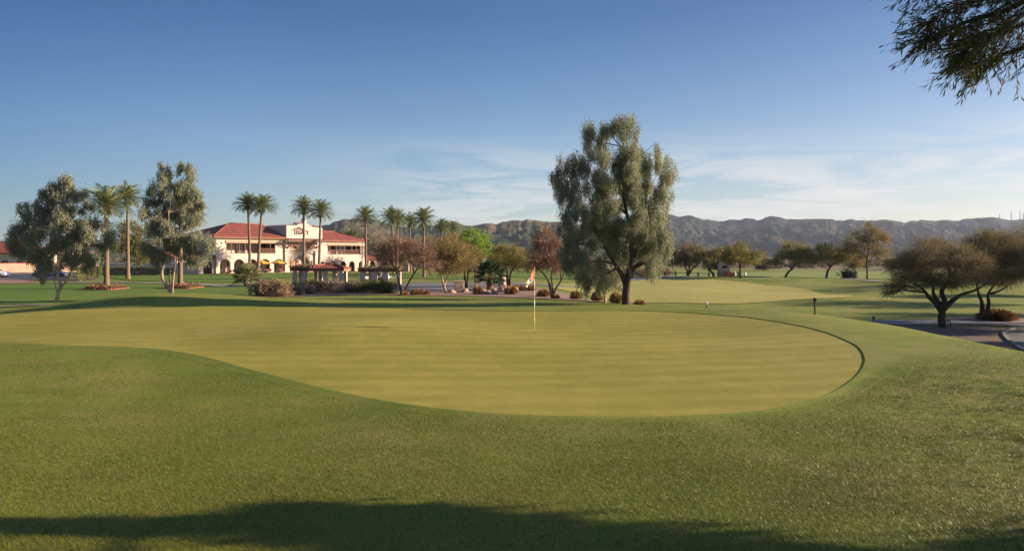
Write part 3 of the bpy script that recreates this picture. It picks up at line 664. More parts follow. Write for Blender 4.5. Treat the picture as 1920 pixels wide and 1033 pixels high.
# --- bare and amber desert trees round the middle ---
def mesq(label,D,bx,by,trunks,blobs,leaf,seed,nl=5200,tw=(4200,.75,.03),bk='bark_dark',r0=.13,L=.16,W=.055,group='desert trees round the course',cat='tree',name='mesquite_tree',droop=.1,tight=.34,limbs=3,nsub=12):
    return tree(name,label,cat,D,bx,trunks,blobs,M[leaf],M[bk],nl,L,W,droop,0,r0,group,seed,nsub,tight,.5,tw,limbs,by)
mesq('bare V-trunked tree at the right end of the hedge, next to the pergola',53,756,550,
  [[(756,551),(750,535),(746,515),(738,497),(728,485)],[(757,549,.8),(767,527),(778,510),(788,492),(795,475)],[(777,512,.6),(772,495),(765,475)]],
  [(728,478,22,20),(748,462,24,20),(775,470,22,20),(800,482,22,20),(715,495,14,12),(812,500,15,10)],'lf_pink',31,1500,(3600,.7,.022),r0=.12,limbs=4)
mesq('amber tree with whitish leaning trunk right of the road bend',55,838,549,
  [[(838,549),(831,530),(826,510),(826,495),(835,480)],[(833,536,.7),(838,520),(846,505),(856,490)]],
  [(850,468,28,22),(832,490,24,18),(868,490,22,18),(845,508,24,10),(815,480,16,16)],'lf_amber',32,6200,(3000,.6,.022),'bark_pale',.11)
mesq('bright spring-green tree behind the amber trees',80,892,543,
  [[(892,543),(891,515),(892,490),(893,470)]],[(888,446,20,16),(903,458,18,20),(872,464,16,18),(895,478,24,18),(880,452,20,18),(910,478,10,12)],'lf_green',33,8500,(900,.7,.03),'bark_mid',.14,.22,.09,name='acacia_tree')
mesq('double-trunked amber tree just left of the dark fan palm',63,873,549,
  [[(873,549),(871,525),(870,505),(862,490)],[(876,548,.8),(877,520),(882,500),(890,488)]],
  [(868,488,26,16),(890,498,24,14),(880,476,22,14),(905,505,14,10)],'lf_amber',34,4200,(2800,.7,.025))
mesq('amber tree behind the flag and the boulders',68,952,546,
  [[(952,546),(951,525),(950,508),(942,492)],[(956,545,.8),(957,520),(966,502),(978,490)]],
  [(940,480,24,18),(962,488,28,18),(985,494,22,16),(925,492,16,14),(950,470,18,12)],'lf_olive',35,5200,(3200,.75,.026),r0=.16)
mesq('reddish bare tree with three spreading stems left of the tall weeping tree',47,1037,558,
  [[(1036,558),(1032,540),(1028,525),(1018,512),(1008,503)],[(1038,557,.9),(1042,540),(1052,525),(1048,505),(1035,492)],[(1037,548,.6),(1034,520),(1035,500),(1028,480)],[(1050,528,.6),(1057,512),(1058,500)]],
  [(1028,452,24,20),(1010,478,24,22),(1042,476,26,24),(1000,500,18,10),(1056,495,18,14),(1030,495,24,14)],'lf_pink',36,1900,(5200,.62,.019),'bark_mid',.11,limbs=5)
mesq('tan bare tree far behind the roadside palm',118,806,520,[[(806,520),(805,500),(806,480)]],
  [(800,462,24,20),(820,470,20,18),(785,478,18,16),(808,485,26,12)],'lf_tan',37,4200,(2600,1.2,.05),'bark_mid',.16,.28,.1)
mesq('tan bare tree between the low palms and the hills',122,845,518,[[(845,518),(845,495),(846,470)]],
  [(842,458,18,16),(856,470,18,18),(832,478,16,14)],'lf_tan',38,3200,(2000,1.2,.05),'bark_mid',.16,.28,.1)
mesq('grey bare tree behind the right end of the clubhouse',190,706,508,[[(706,508),(705,480),(706,455)]],
  [(704,452,16,18),(716,468,18,18),(694,470,14,16)],'lf_grey',39,3000,(1600,1.6,.07),'bark_pale',.25,.45,.15)
mesq('dark leafy tree behind the right clubhouse roof',200,668,507,[[(668,507),(668,480),(668,455)]],
  [(660,444,18,10),(680,450,20,12),(640,440,14,8),(672,470,24,16)],'lf_hedge',40,5000,(600,1.6,.08),'bark_mid',.3,.55,.2)
mesq('brown bare tree behind the close palm pair',150,735,512,[[(735,512),(735,485),(736,465)]],
  [(730,470,20,16),(750,475,20,18),(720,485,14,12),(765,485,14,12)],'lf_brown',41,3600,(2400,1.4,.06),'bark_mid',.2,.36,.12)
mesq('leafy olive tree behind the slender palm on the far left',105,240,520,[[(240,520),(240,495),(241,470)]],
  [(240,432,22,16),(228,452,20,18),(256,450,18,20),(240,474,28,18),(262,478,14,14)],'lf_bush',42,8000,(900,.9,.05),'bark_mid',.2,.32,.13,name='shade_tree')
# --- right-hand side, beyond the second green ---
mesq('dome-shaped brown mesquite by the rail fence, nearest the weeping tree',107,1292,526,
  [[(1292,526),(1290,515),(1284,503),(1284,490)],[(1293,520,.8),(1298,507),(1310,495)],[(1292,517,.7),(1293,500),(1290,485)]],
  [(1275,482,18,12),(1295,474,24,14),(1315,484,18,12),(1292,490,30,8),(1262,490,10,6)],'lf_brown',51,3600,(3200,1.0,.045),r0=.22,L=.26,W=.09)
mesq('crooked-trunked mesquite bending over the white kiosk',105,1339,528,
  [[(1339,528),(1336,518),(1328,511),(1335,507),(1352,507),(1362,498)],[(1330,511,.7),(1335,498),(1340,488)]],
  [(1340,488,20,12),(1362,480,22,14),(1352,496,20,8),(1328,496,12,8)],'lf_olive',52,4200,(2200,1.0,.045),r0=.20,L=.26,W=.09)
mesq('straight-trunked olive mesquite just right of the white kiosk',98,1389,532,
  [[(1389,532),(1388,515),(1387,500),(1385,488)],[(1388,506,.7),(1398,492),(1408,482)]],
  [(1375,478,20,12),(1398,472,24,14),(1415,484,20,10),(1385,490,24,8),(1362,486,10,8)],'lf_olive',53,5200,(2000,1.0,.045),r0=.18,L=.26,W=.09)
mesq('leaning mesquite in the middle of the far fairway, left of the pair',106,1470,526,
  [[(1470,526),(1478,514),(1484,506),(1494,496),(1503,486)],[(1482,508,.7),(1490,495),(1488,482)],[(1494,497,.6),(1510,488)]],
  [(1485,470,24,14),(1508,476,20,12),(1465,482,16,9),(1492,486,26,9),(1452,492,12,6)],'lf_olive',54,5200,(2600,1.0,.045),r0=.2,L=.26,W=.09)
mesq('leaning flat-topped mesquite, right of the pair on the far fairway',105,1549,527,
  [[(1549,527),(1553,512),(1557,501),(1566,493),(1580,484)],[(1556,503,.7),(1548,492),(1540,482)]],
  [(1535,478,20,11),(1558,470,24,13),(1582,478,18,11),(1555,488,30,7),(1520,486,10,7)],'lf_olive',55,5000,(2400,1.0,.045),r0=.2,L=.26,W=.09)
mesq('yellowish leafy palo verde beside the round dark bush',112,1601,523,[[(1601,523),(1602,508),(1604,492)]],
  [(1600,478,14,10),(1610,488,14,12),(1596,492,12,10)],'lf_amber',56,3200,(800,.8,.04),'bark_mid',.13,.26,.1,name='palo_verde_tree')
mesq('tall slender-trunked amber tree right of the round dark bush',106,1626,524,
  [[(1626,524),(1626,508),(1627,490),(1627,470),(1626,450)],[(1627,492,.6),(1638,480),(1650,470)],[(1627,485,.6),(1612,470)]],
  [(1622,438,24,16),(1640,452,22,16),(1608,458,18,16),(1630,470,30,12),(1655,474,14,12),(1606,478,12,10)],'lf_amber',57,4600,(3600,1.1,.045),'bark_mid',.17,.25,.08)
mesq('spreading dark-trunked mesquite in the mulch bed on the right','39' and 39.3,1769,616,
  [[(1769,617),(1767,600),(1765,583),(1768,566),(1771,545),(1775,520),(1772,495),(1776,475)],[(1765,584,.8),(1755,568),(1742,558),(1730,545),(1722,530)],[(1767,583,.8),(1778,571),(1792,560),(1812,552),(1835,545),(1850,530)],[(1764,572,.6),(1752,556),(1745,540),(1748,520)]],
  [(1690,500,28,22),(1722,484,34,22),(1762,474,38,24),(1800,484,34,24),(1735,510,40,18),(1780,508,40,20),(1705,526,34,14),(1675,540,20,9),(1660,549,12,5),(1820,510,28,18),(1765,530,40,10)],'lf_brown',58,11000,(13000,.55,.016),r0=.23,L=.10,W=.035,tight=.36,limbs=6,nsub=20)
mesq('second dark mesquite behind, beside the rust-coloured grass clump',43.5,1846,601,
  [[(1846,602),(1843,585),(1838,568),(1833,550),(1826,530)],[(1847,592,.85),(1852,572),(1857,552),(1862,530)],[(1857,552,.5),(1875,545),(1892,535)]],
  [(1832,458,28,20),(1862,462,34,24),(1900,470,34,26),(1935,480,26,24),(1850,488,40,22),(1890,500,40,20),(1925,510,26,16),(1870,522,40,14),(1838,512,30,16)],'lf_brown',59,10500,(12500,.6,.018),r0=.19,L=.11,W=.038,tight=.36,limbs=6,nsub=20)
for i,(x,D,s,lab) in enumerate([(38,42.,1.35,'tall mesquite past the right edge, beside the service path'),(47,55.,1.5,'tall mesquite past the right edge, third along the near fairway'),(62,76.,1.6,'tall mesquite past the right edge, on the far side of the near fairway'),(78,97.,1.7,'tall mesquite past the right edge, before the far fairway'),(28.5,32.,.85,'brown mesquite just past the right picture edge, nearest the camera'),(33.5,37.5,1.0,'brown mesquite just past the right picture edge by the turning circle'),(43,47,1.15,'brown mesquite past the right edge behind the second dark mesquite'),(58,66,1.2,'mesquite past the right edge at the side of the near fairway'),(66,84,1.3,'mesquite past the right edge at the middle of the fairway')]):
    px=960+F*x/D; by=HOR-F*Tz(x,D)/D; k=F/D*s
    mesq(lab,D,px,by,[[(px,by),(px+.1*k,by-.8*k),(px,by-1.5*k)],[(px,by-.9*k,.8),(px-.8*k,by-1.9*k),(px-1.6*k,by-2.6*k)],[(px,by-.8*k,.8),(px+.9*k,by-1.8*k),(px+1.7*k,by-2.5*k)]],
      [(px-1.8*k,by-3.3*k,1.5*k,1.1*k),(px,by-3.9*k,1.8*k,1.3*k),(px+1.8*k,by-3.3*k,1.5*k,1.1*k),(px-.8*k,by-2.7*k,1.5*k,.7*k),(px+1.*k,by-2.8*k,1.5*k,.7*k)],'lf_brown',160+i,5200,(4200,.7,.03),r0=.22,L=.2,W=.07)
# small trees and scrub in the far distance
for i,(px,top,D,w,lf,lab) in enumerate([(1262,468,210,20,'lf_grey','grey bare trees half hidden behind the weeping tree on the far flat'),(1430,486,185,18,'lf_tan','tan bush on the far flat between two fairway mesquites'),(1350,478,230,20,'lf_pink','reddish distant tree behind the white kiosk'),(1690,482,190,22,'lf_tan','tan distant tree left of the spreading dark mesquite'),(1000,484,200,24,'lf_tan','pale distant tree behind the golf flag'),(930,480,210,22,'lf_amber','amber distant tree behind the dark fan palm'),(1100,482,190,26,'lf_tan','distant tan tree behind the trailing branches')]):
    g=gd(px,D); by=HOR-F*g.z/D; h=by-top
    mesq(lab,D,px,by,[[(px,by),(px+1,by-h*.4),(px,by-h*.6)]],[(px-w*.4,top+h*.36,w*.6,h*.3),(px+w*.4,top+h*.42,w*.6,h*.32),(px,top+h*.26,w*.6,h*.26),(px,top+h*.6,w*.8,h*.25)],lf,70+i,2600,(1000,1.5,.07),'bark_mid',.18,.5,.17,group='distant trees on the flat')
# --- round and clipped shrubs -------------------------------------------
def shrub(name,label,cat,px,D,w,h,leaf,seed,n=1500,L=.10,W=.05,group=None,stems=True,dep=None,droop=-.2):
    rng=np.random.default_rng(seed); g=gd(px,D); loc=np.array(g); t=thing(name,label,cat,loc,group=group)
    dep=dep or w*.8; m=5+int(w*3); B=[]
    for i in range(m):
        a=rng.uniform(-1,1); b=rng.uniform(-1,1)
        c=loc+np.array((a*w*.34,b*dep*.34,h*rng.uniform(.38,.64)*(1-.3*abs(a)))); r=np.array((w*.24,dep*.24,h*.34))*rng.uniform(.75,1.2); B.append((c,r))
    Pp,Oo,_=blob_points(B,n,rng,10,.42); V,Q=leaves_mesh(Pp,rnd_unit(rng,n)+Oo*.8-np.array((0,0,droop)),rng,L,W)
    V[:,2]=np.maximum(V[:,2],T(V[:,0],V[:,1])+.02); obj_np('foliage',V,Q,M[leaf],t,False,loc)
    mb=MB()
    for i in range(7):
        c=B[i%m][0]; a=loc+np.array((rng.normal()*.08,rng.normal()*.08,-.05)); mb.tube([a,(a+c)/2+rng.normal(size=3)*.05,c],[.03,.02,.008],5,cap=False)
    mb.build('stem',M['bark_mid'],t,True,loc); return t
hedge_rows=[(480,49.5,1.5,1.25,'lf_grey','greyish shrub at the left end of the hedge, beside the pale fan palm'),
 (497,49,1.5,1.3,'lf_dusk','tan front shrub, second from the left end of the hedge'),
 (516,49.3,1.6,1.28,'lf_dusk','tall tan front shrub, third from the left end of the hedge'),
 (534,50.3,1.5,1.15,'lf_dusk','sunlit tan shrub left of the first pergola column'),
 (551,51.5,1.4,1.0,'lf_grey','greyish shrub below the leftmost pergola column'),
 (505,52.6,2.0,1.35,'lf_grey','grey shrub standing behind the tan front shrubs'),
 (569,54,1.6,1.1,'lf_grey','grey shrub below the second pergola column'),
 (588,55,1.6,1.2,'lf_bush','olive shrub just left of the gazebo'),
 (606,55.5,1.6,1.1,'lf_dusk','tan shrub in front of the gazebo, left of centre'),
 (624,56,1.7,1.15,'lf_grey','grey shrub in front of the gazebo, right of centre'),
 (643,56.3,1.7,1.05,'lf_dusk','tan shrub below the right gazebo column'),
 (661,56.5,1.7,1.1,'lf_grey','grey shrub in the gap between gazebo and right pergola'),
 (680,56.5,1.6,1.05,'lf_bush','olive shrub below the first column of the right pergola'),
 (698,56,1.6,1.2,'lf_hedge','dark green shrub below the second column of the right pergola'),
 (715,55.5,1.5,1.1,'lf_hedge','dark green shrub below the third column of the right pergola'),
 (732,55,1.4,1.0,'lf_bush','olive shrub at the right end of the hedge, beside the bare V-trunked tree')]
for i,(px,D,w,h,lf,lab) in enumerate(hedge_rows): shrub('shrub',lab,'shrub',px,D,w,h,lf,100+i,2600,.11,.06,'shrubs of the hedge before the pergolas')
shrub('round_bush','round dark green bush under the palo verde on the far fairway','bush',1588,110,2.6,1.75,'lf_fand',130,2600,.26,.13)
for i,(px,D,w,lab) in enumerate([(1205,112,3.2,'low brown brush behind the trunk of the weeping tree'),(1163,108,3.2,'low brown brush left of the weeping trunk, beyond the second green'),(1240,128,3.0,'low brush right of the weeping tree, behind the rail fence')]):
    shrub('brush',lab,'brush',px,D,w*1.5,1.6,'lf_pink',140+i,2400,.3,.08,'brush beyond the second green')
def clipped(name,label,a,b,w,h,leaf,seed,n):
    rng=np.random.default_rng(seed); a=np.array(a);b=np.array(b); L=np.hypot(*(b-a)); d=(b-a)/L; nn=np.array((-d[1],d[0]))
    loc=np.array(((a+b)/2).tolist()+[Tz(*((a+b)/2))]); u=rng.random(n)*L; v=(rng.random(n)-.5)*w; z=rng.random(n)*h; f=rng.integers(0,3,n)
    v=np.where(f==0,-w/2,np.where(f==1,v,w/2*np.sign(rng.random(n)-.7))); z=np.where(f==1,h,z)
    z=z+.05*np.sin(u*1.7); xy=a+np.outer(u,d)+np.outer(v,nn)+rng.normal(size=(n,2))*.05; zz=T(xy[:,0],xy[:,1])+np.maximum(z+rng.normal(size=n)*.05,.02)
    V,Q=leaves_mesh(np.column_stack([xy,zz]),rnd_unit(rng,n),rng,.17,.10); o=obj_np(name,V,Q,M[leaf],None,False,loc); o.location=loc; tag(o,label,'hedge')
clipped('clipped_hedge','clipped hedge running diagonally away from the car park',gxy(136,84),gxy(183,112),1.2,1.5,'lf_bush',151,7000)
clipped('clipped_hedge','straight dark clipped hedge below the white garden wall',gxy(186,116),gxy(330,114),1.0,1.25,'lf_hedge',152,9000)
def fan_palm(label,px,D,h,r,leaf,seed,nf=46,trunk_h=.9):
    rng=np.random.default_rng(seed); g=gd(px,D); loc=np.array(g); t=thing('fan_palm',label,'palm',loc)
    top=loc+np.array((0,0,trunk_h)); mb=MB(); mb.tube([loc-[0,0,.1],loc+[0,0,trunk_h*.5],top],[.34,.28,.24],10)
    for k in range(24):
        a=rng.uniform(0,6.28); z=rng.uniform(.1,1)*trunk_h; p=loc+np.array((.27*math.cos(a),.27*math.sin(a),z)); mb.bar(p,p+np.array((.18*math.cos(a),.18*math.sin(a),.14)),.07,.04)
    mb.build('trunk',M['bark_palm'],t,False,loc)
    VV=[];b=0;QQ=[]
    for k in range(nf):
        a=k*2.39996+rng.uniform(-.3,.3); el=math.radians(85-110*((k+.5)/nf)+rng.uniform(-8,8)); pl=r*.52*rng.uniform(.8,1.1)
        h_=np.array((math.cos(a)*math.cos(el),math.sin(a)*math.cos(el),math.sin(el))); c=top+h_*pl; s=unit(np.cross(h_,[0,0,1.])); w=.018
        VV+=[top-s*w,top+s*w,c+s*w,c-s*w]; QQ.append([b,b+1,b+2,b+3]); b+=4
        up=np.cross(s,h_)
        for j in range(17):
            th=math.radians(-100+200*j/16); d=unit(h_*math.cos(th)+s*math.sin(th)+up*.12*math.cos(2*th)-np.array((0,0,.16))); l=r*.5*(.85+.25*rng.random())*(.75+.25*math.cos(th)); ww=unit(np.cross(d,up))*l*.075
            VV+=[c,c+d*l*.5-ww,c+d*l-np.array((0,0,l*.12)),c+d*l*.5+ww]; QQ.append([b,b+1,b+2,b+3]); b+=4
    obj_np('crown',np.array(VV),np.array(QQ),M[leaf],t,False,loc)
fan_palm('pale bushy fan palm in front of the clubhouse patio',464,71,1,1.75,'lf_fan',161,60,1.0)
fan_palm('dark green fan palm on a stubby trunk among the boulders',919,60,1,1.75,'lf_fand',162,46,1.25)
# ornamental grass tufts
def tuft(label,px,D,w,h,leaf,seed,group,n=420,name='grass_tuft'):
    rng=np.random.default_rng(seed); g=gd(px,D); loc=np.array(g)
    a=rng.uniform(0,6.28,n); e=np.arccos(.12+.88*rng.random(n)); k=.8+.35*rng.random(n); ca,sa=np.cos(a),np.sin(a)
    p=loc+np.stack([ca,sa,0*a],1)*(rng.random(n)*w*.10)[:,None]-[0,0,.03]
    m1=loc+np.stack([ca*np.sin(e)*w*.40*k,sa*np.sin(e)*w*.40*k,np.cos(e)*h*.72*k+.10*h],1); tip=loc+np.stack([ca*np.sin(e)*w*.58*k,sa*np.sin(e)*w*.58*k,np.cos(e)*h*1.0*k+.02*h],1)
    s=np.stack([-sa,ca,0*a],1)*.016
    V=np.stack([p-s,p+s,m1+s,tip,m1-s],1).reshape(-1,3); V[:,2]=np.maximum(V[:,2],T(V[:,0],V[:,1])+.005)
    o=obj_np(name,V,np.arange(5*n).reshape(n,5),M[leaf],None,False,loc); o.location=loc; tag(o,label,'ornamental grass',group); return o
for i,(px,D,w,h,lab) in enumerate([(757,52.2,.55,.35,'small straw tuft at the foot of the bare V-trunked tree'),(780,52.6,.9,.5,'wide straw tuft on the gravel by the road, left of a pair'),(797,52.8,.8,.45,'straw tuft on the gravel by the road, right of a pair'),(896,52.8,.8,.75,'straw tuft left of the dark fan palm'),(958,52.5,1.1,.75,'large straw tuft in front of the amber tree behind the flag'),(974,57,1.0,.55,'straw tuft just behind the large one near the flag'),(996,57,.7,.5,'straw tuft directly behind the flag'),(1019,49.5,.95,.6,'straw tuft left of the reddish bare tree'),(1041,47,.6,.4,'small straw tuft at the foot of the reddish bare tree'),(1079,47,.75,.65,'straw tuft left of the garden lights'),(1119,45,.75,.75,'straw tuft beside the small pale-stemmed tree'),(1156,43,.9,.8,'rounded straw tuft just left of the weeping tree trunk'),(1199,43.6,.75,.5,'lone straw tuft right of the weeping tree trunk')]):
    tuft(lab,px,D,w,h,'lf_straw',200+i,'straw grass tufts in the gravel bed')
tuft('rust-coloured ornamental grass clump by the second dark mesquite',1868,43.2,2.0,.75,'lf_rust',230,None,900,'grass_clump')
tuft('rust and straw grass tuft right of the larger rust clump',1886,43.6,1.1,.5,'lf_straw',231,None,420,'grass_clump')
# flower beds edged with brick
for i,(px,D,lab) in enumerate([(196,65.5,'brick-edged bed of red flowers round the flower-bed palm'),(341,67.5,'brick-edged bed of red flowers at the foot of the twin-topped tree')]):
    rng=np.random.default_rng(240+i); g=gd(px,D); loc=np.array(g); t=thing('flower_bed',lab,'flower bed',loc,group='flower beds on the side lawn')
    mb=MB(); W_,D_=1.35,1.5
    for a,b in(((-W_,-D_),(W_,-D_)),((W_,-D_),(W_*1.1,D_)),((W_*1.1,D_),(-W_*.8,D_)),((-W_*.8,D_),(-W_,-D_))):
        n=10
        for k in range(n):
            x=a[0]+(b[0]-a[0])*(k+.5)/n; y=a[1]+(b[1]-a[1])*(k+.5)/n; dz=Tz(loc[0]+x,loc[1]+y)-loc[2]
            mb.box(x-.13,x+.13,y-.11,y+.11,dz-.1,dz+.14+.02*rng.random())
    mb.build('brick_edging',M['brick'],t)
    n=1500; x=rng.uniform(-W_,W_,n)*.9; y=rng.uniform(-D_,D_,n)*.9; z=np.abs(rng.normal(size=n))*.12+.06+.14*(vnoise(x*2+9,y*2+5,3)); z=z+T(x+loc[0],y+loc[1])-loc[2]
    V,Q=leaves_mesh(np.stack([x,y,z],1),rnd_unit(rng,n)+[0,0,.6],rng,.16,.12); obj_np('flowers',V,Q,M['lf_red'],t)
    V,Q=leaves_mesh(np.stack([x,y,z*.6],1),rnd_unit(rng,n)+[0,0,.6],rng,.2,.1); obj_np('foliage',V,Q,M['lf_bush'],t)
# far scrub as one mass
def scrub():
    rng=np.random.default_rng(9); n=900; px=rng.uniform(-200,2200,n); D=215+rng.random(n)**1.5*420; PP=[];L=[]
    for x,d in zip(px,D):
        if 100<x<720 and d<230: continue
        gx,gy=gxy(x,d); r=rng.uniform(.8,2.4); k=46; u=rnd_unit(rng,k); p=np.array((gx,gy,Tz(gx,gy)+r*.5))+u*np.array((r*1.3,r*1.3,r*.65))*rng.random((k,1))**.4; PP.append(p)
    PP=np.concatenate(PP); V,Q=leaves_mesh(PP,rnd_unit(rng,len(PP)),rng,1.0,.5); V[:,2]=np.maximum(V[:,2],T(V[:,0],V[:,1])+.05)
    o=obj_np('scrub',V,Q,M['lf_scrub']); tag(o,'desert scrub on the far flat below the hills','scrub',kind='stuff')
scrub()
# foreground turf blades
def grass():
    rng=np.random.default_rng(4); VV=[]
    for rnd in range(2):
        n=680000; d=3.4*np.exp(rng.random(n)*math.log(25/3.4)); k=1.12; x=rng.uniform(-k,k,n)*d; w=.0012+.00062*d; h=.0275-.00058*d
        kp=rng.random(n)<1-.75*sstep(16,25,d); x=x[kp];d=d[kp];w=w[kp];h=h[kp];n=len(x)
        fr=inside(FRINGE,x+rng.normal(size=n)*.5,d+rng.normal(size=n)*.4); m=~inside(GREEN,x,d)
        x=x[m];d=d[m];fr=fr[m];w=w[m];h=h[m];n=len(x)
        tuf=fbm(x*1.1,d*1.1,5,4); rough=np.clip(sstep(0,3.2,x-.36*d)*(1-sstep(11,16,d))+.6*sstep(0,3,-x-.40*d)*(1-sstep(8,12,d)),0,1)*sstep(.3,.6,fbm(x*2.2+3,d*2.2,8,3))
        keep=rng.random(n)<.45+.9*tuf; x=x[keep];d=d[keep];tuf=tuf[keep];rough=rough[keep];fr=fr[keep];w=w[keep];h=h[keep];n=len(x)
        a=rng.uniform(0,6.28,n); hh=h*(.6+.5*rng.random(n))*(.75+.5*tuf)*(1+.8*rough*rng.random(n))*np.where(fr,.6,1); ln=hh*(.7+1.6*rng.random(n)); ww=w*(.7+.6*rng.random(n))
        z=T(x,d)-.004+np.where(fr,.014,0); b=np.stack([x,d,z],1); s=np.stack([np.cos(a+1.57),np.sin(a+1.57),0*a],1)*ww[:,None]*.5
        tip=b+np.stack([np.cos(a)*ln,np.sin(a)*ln,hh],1)
        VV.append(np.stack([b-s,b+s,tip],1).reshape(-1,3))
    V=np.concatenate(VV); o=obj_np('grass',V,np.arange(len(V)).reshape(-1,3),M['blade']); tag(o,'short mown grass in front of and round the putting green','grass',kind='stuff')
grass()
# ---------------------------------------------------------------- clubhouse
BX,BY=-56.8,130.0; tu=(.642,.767); BANG=math.atan2(tu[1],tu[0]); BZ=-4.0
def U(px,v=0.):     # distance along the front at picture column px, v metres behind it
    k=(px-960)/F; x0=BX-tu[1]*v; y0=BY+tu[0]*v
    return (x0-k*y0)/(k*tu[1]-tu[0])
def Zb(py,u,v=0.): return (HOR-py)/F*(BY+tu[1]*u+tu[0]*v)-BZ
club=thing('clubhouse','white two-storey clubhouse with red tile roofs and arched patio','clubhouse',(BX,BY,BZ),BANG)
uT,uR,uE=U(533),U(600),U(684)
# left wing: ground floor arches, first floor with a long balcony opening
w=MB(); th=.45
ac=[(U(422.4),2.15),(U(448.5),2.15),(U(473.5),2.15),(U(497.3),2.15),(U(522.6),2.15)]
edges=[0.]+[(ac[i][0]+ac[i+1][0])/2 for i in range(4)]+[uT]
for i,(c,ww) in enumerate(ac): w.arch_wall(edges[i],edges[i+1],-1.0,3.45,0,th,c,ww,1.78)
oa,ob=U(424),U(516.5); zl,zh=3.95,6.45
w.box(0,uT,0,th,3.45,zl); w.box(0,oa,0,th,zl,zh); w.box(ob,uT,0,th,zl,zh); w.box(0,uT,0,th,zh,7.1)
w.box(0,.45,th,17,-1,7.1); w.box(uT-.3,uT,th,3.2,-1,7.1)
w.box(.45,uT-.3,3.2,3.5,-1,7.1)
w.box(.45,uT-.3,th,3.2,3.5,3.7)
w.box(0,uT,16.6,17,-1,7.1)
w.build('left_wing_wall',M['stucco'],club)
def hip_roof(name,u0,u1,v0,v1,ze,zr,rl,rr,parent,open_r=False,vm=None,th=.22):
    vm=vm or (v0+v1)/2; m=MB()
    A=[(u0,v0,ze),(u1,v0,ze),(u1,v1,ze),(u0,v1,ze)]; Rg=[(u0+rl,vm,zr),(u1-rr,vm,zr)]
    vs=A+Rg+[(x,y,z-th) for x,y,z in A]
    fs=[(0,1,5,4),(1,2,5),(2,3,4,5),(3,0,4),(6,9,8,7),(0,6,7,1),(1,7,8,2),(2,8,9,3),(3,9,6,0)]
    m.add(vs,fs); o=m.build(name,M['tile'],parent)
    r=MB(); r.tube([(u0,v0,ze+.05),Rg[0]],.13,6); r.tube([Rg[0],Rg[1]],.14,6)
    if not open_r: r.tube([(u1,v0,ze+.05),Rg[1]],.13,6)
    r.build('ridge_tiles',M['tile'],o,True); return o
rf=hip_roof('roof',-.9,uT+.02,-.9,17.9,7.35,10.25,7.9,.1,club,True)
MB().box(-.8,uT-.02,-.78,-.02,6.98,7.12).build('eave_soffit',M['fascia'],club)
# balcony fittings
um=U(466); ud=U(484)
for px in (424.5,434.5,449.5,459.8,467,484.5,507.5,515.8):
    u=U(px); MB().box(u-.07,u+.07,.08,.24,zl,zh).build('balcony_post',M['timber'],club)
MB().box(oa,ob,.10,.22,zl+.003,zl+.14).build('balcony_sill',M['timber'],club)
MB().box(oa-.1,ob+.1,-.16,.06,zh-.42,zh+.06).build('balcony_beam',M['fascia'],club)
r=MB(); r.box(ud,ob,.12,.2,zl+.95,zl+1.05); r.box(ud,ob,.12,.2,zl+.14,zl+.2)
n=int((ob-ud)/.16)
for i in range(n): r.box(ud+.16*i+.03,ud+.16*i+.10,.14,.18,zl+.2,zl+.95)
r.build('balcony_railing',M['timber'],club)
for a,c in((442.,446.5),(452.,457.5),(487.,497.5),(504.5,507.),(509.,513.)):
    u0,u1=U(a,3.2),U(c,3.2)
    f=MB().box(u0-.08,u1+.08,3.10,3.19,zl,zl+2.15).build('window',M['timber'],club); MB().box(u0,u1,3.06,3.09,zl+.1,zl+2.05).build('pane',M['glass'],f)
# doors under the arches
for i,(c,ww) in enumerate(ac):
    d=MB().box(c-.8,c+.8,3.09,3.18,-.1,2.3).build('patio_door',M['timber'],club); MB().box(c-.68,c+.68,3.05,3.08,.15,2.2).build('pane',M['glass'],d)
MB().box(.45,uT-.3,th,3.2,-.6,-.02).build('patio_floor',M['patio'],club)
# tower block
tp=-.85; w=MB()
zt0,zt1=7.05,9.85
prof=[(uT,zt0),(uR,zt0),(uR,9.55),(U(582),9.62),(U(578.5),9.95),(U(572),10.25),(U(563),10.30),(U(556),10.1),(U(552),9.85),(uT,9.85)]
w.prism(prof,tp,12.)
w.build('tower_upper_wall',M['stucco'],club)
w=MB(); w.box(uT,uR,-.35,.1,4.55,zt0)                       # band with the upper windows
ca=U(564); aw=4.0; w.arch_wall(uT,uR,-1.,4.55,-.35,.1,ca,aw,1.35,16)
w.box(uT,uT+.35,.1,12,-1,zt0); w.box(uR-.35,uR,.1,12,-1,zt0); w.box(uT+.35,uR-.35,.55,.8,-1,4.55)
w.build('tower_lower_wall',M['stucco'],club)
MB().box(uT-.05,uR+.05,-.46,-.36,4.45,4.62).build('string_course',M['fascia'],club)
MB().box(uT-.25,uR+.25,tp-1.05,tp-.70,6.42,6.95).build('pergola_beam',M['timber'],club)
m=MB()
for i in range(15):
    u=uT+.1+(uR-uT-.2)*i/14; m.box(u-.07,u+.07,tp-1.25,-.36,6.95,7.10)
m.build('pergola_rafters',M['timber'],club)
for px in (537.5,552.5,576.,591.):
    u=U(px); m=MB(); m.bar((u,-.36,5.0),(u-.62,tp-.85,6.42),.16); m.bar((u,-.36,5.0),(u+.62,tp-.85,6.42),.16); m.build('bracket',M['timber'],club)
for a,c in((543,563.5),(573,587)):
    u0,u1=U(a),U(c); f=MB().box(u0,u1,-.42,-.34,4.9,6.1).build('window',M['fascia'],club)
    k=4 if c-a>15 else 3; g=MB()
    for i in range(k): g.box(u0+(u1-u0)*(i+.08)/k,u0+(u1-u0)*(i+.92)/k,-.45,-.425,5.0,6.0)
    g.build('pane',M['curtain'],f)
    MB().box(u0-.1,u1+.1,-.52,-.35,4.78,4.88).build('sill',M['stucco'],f)
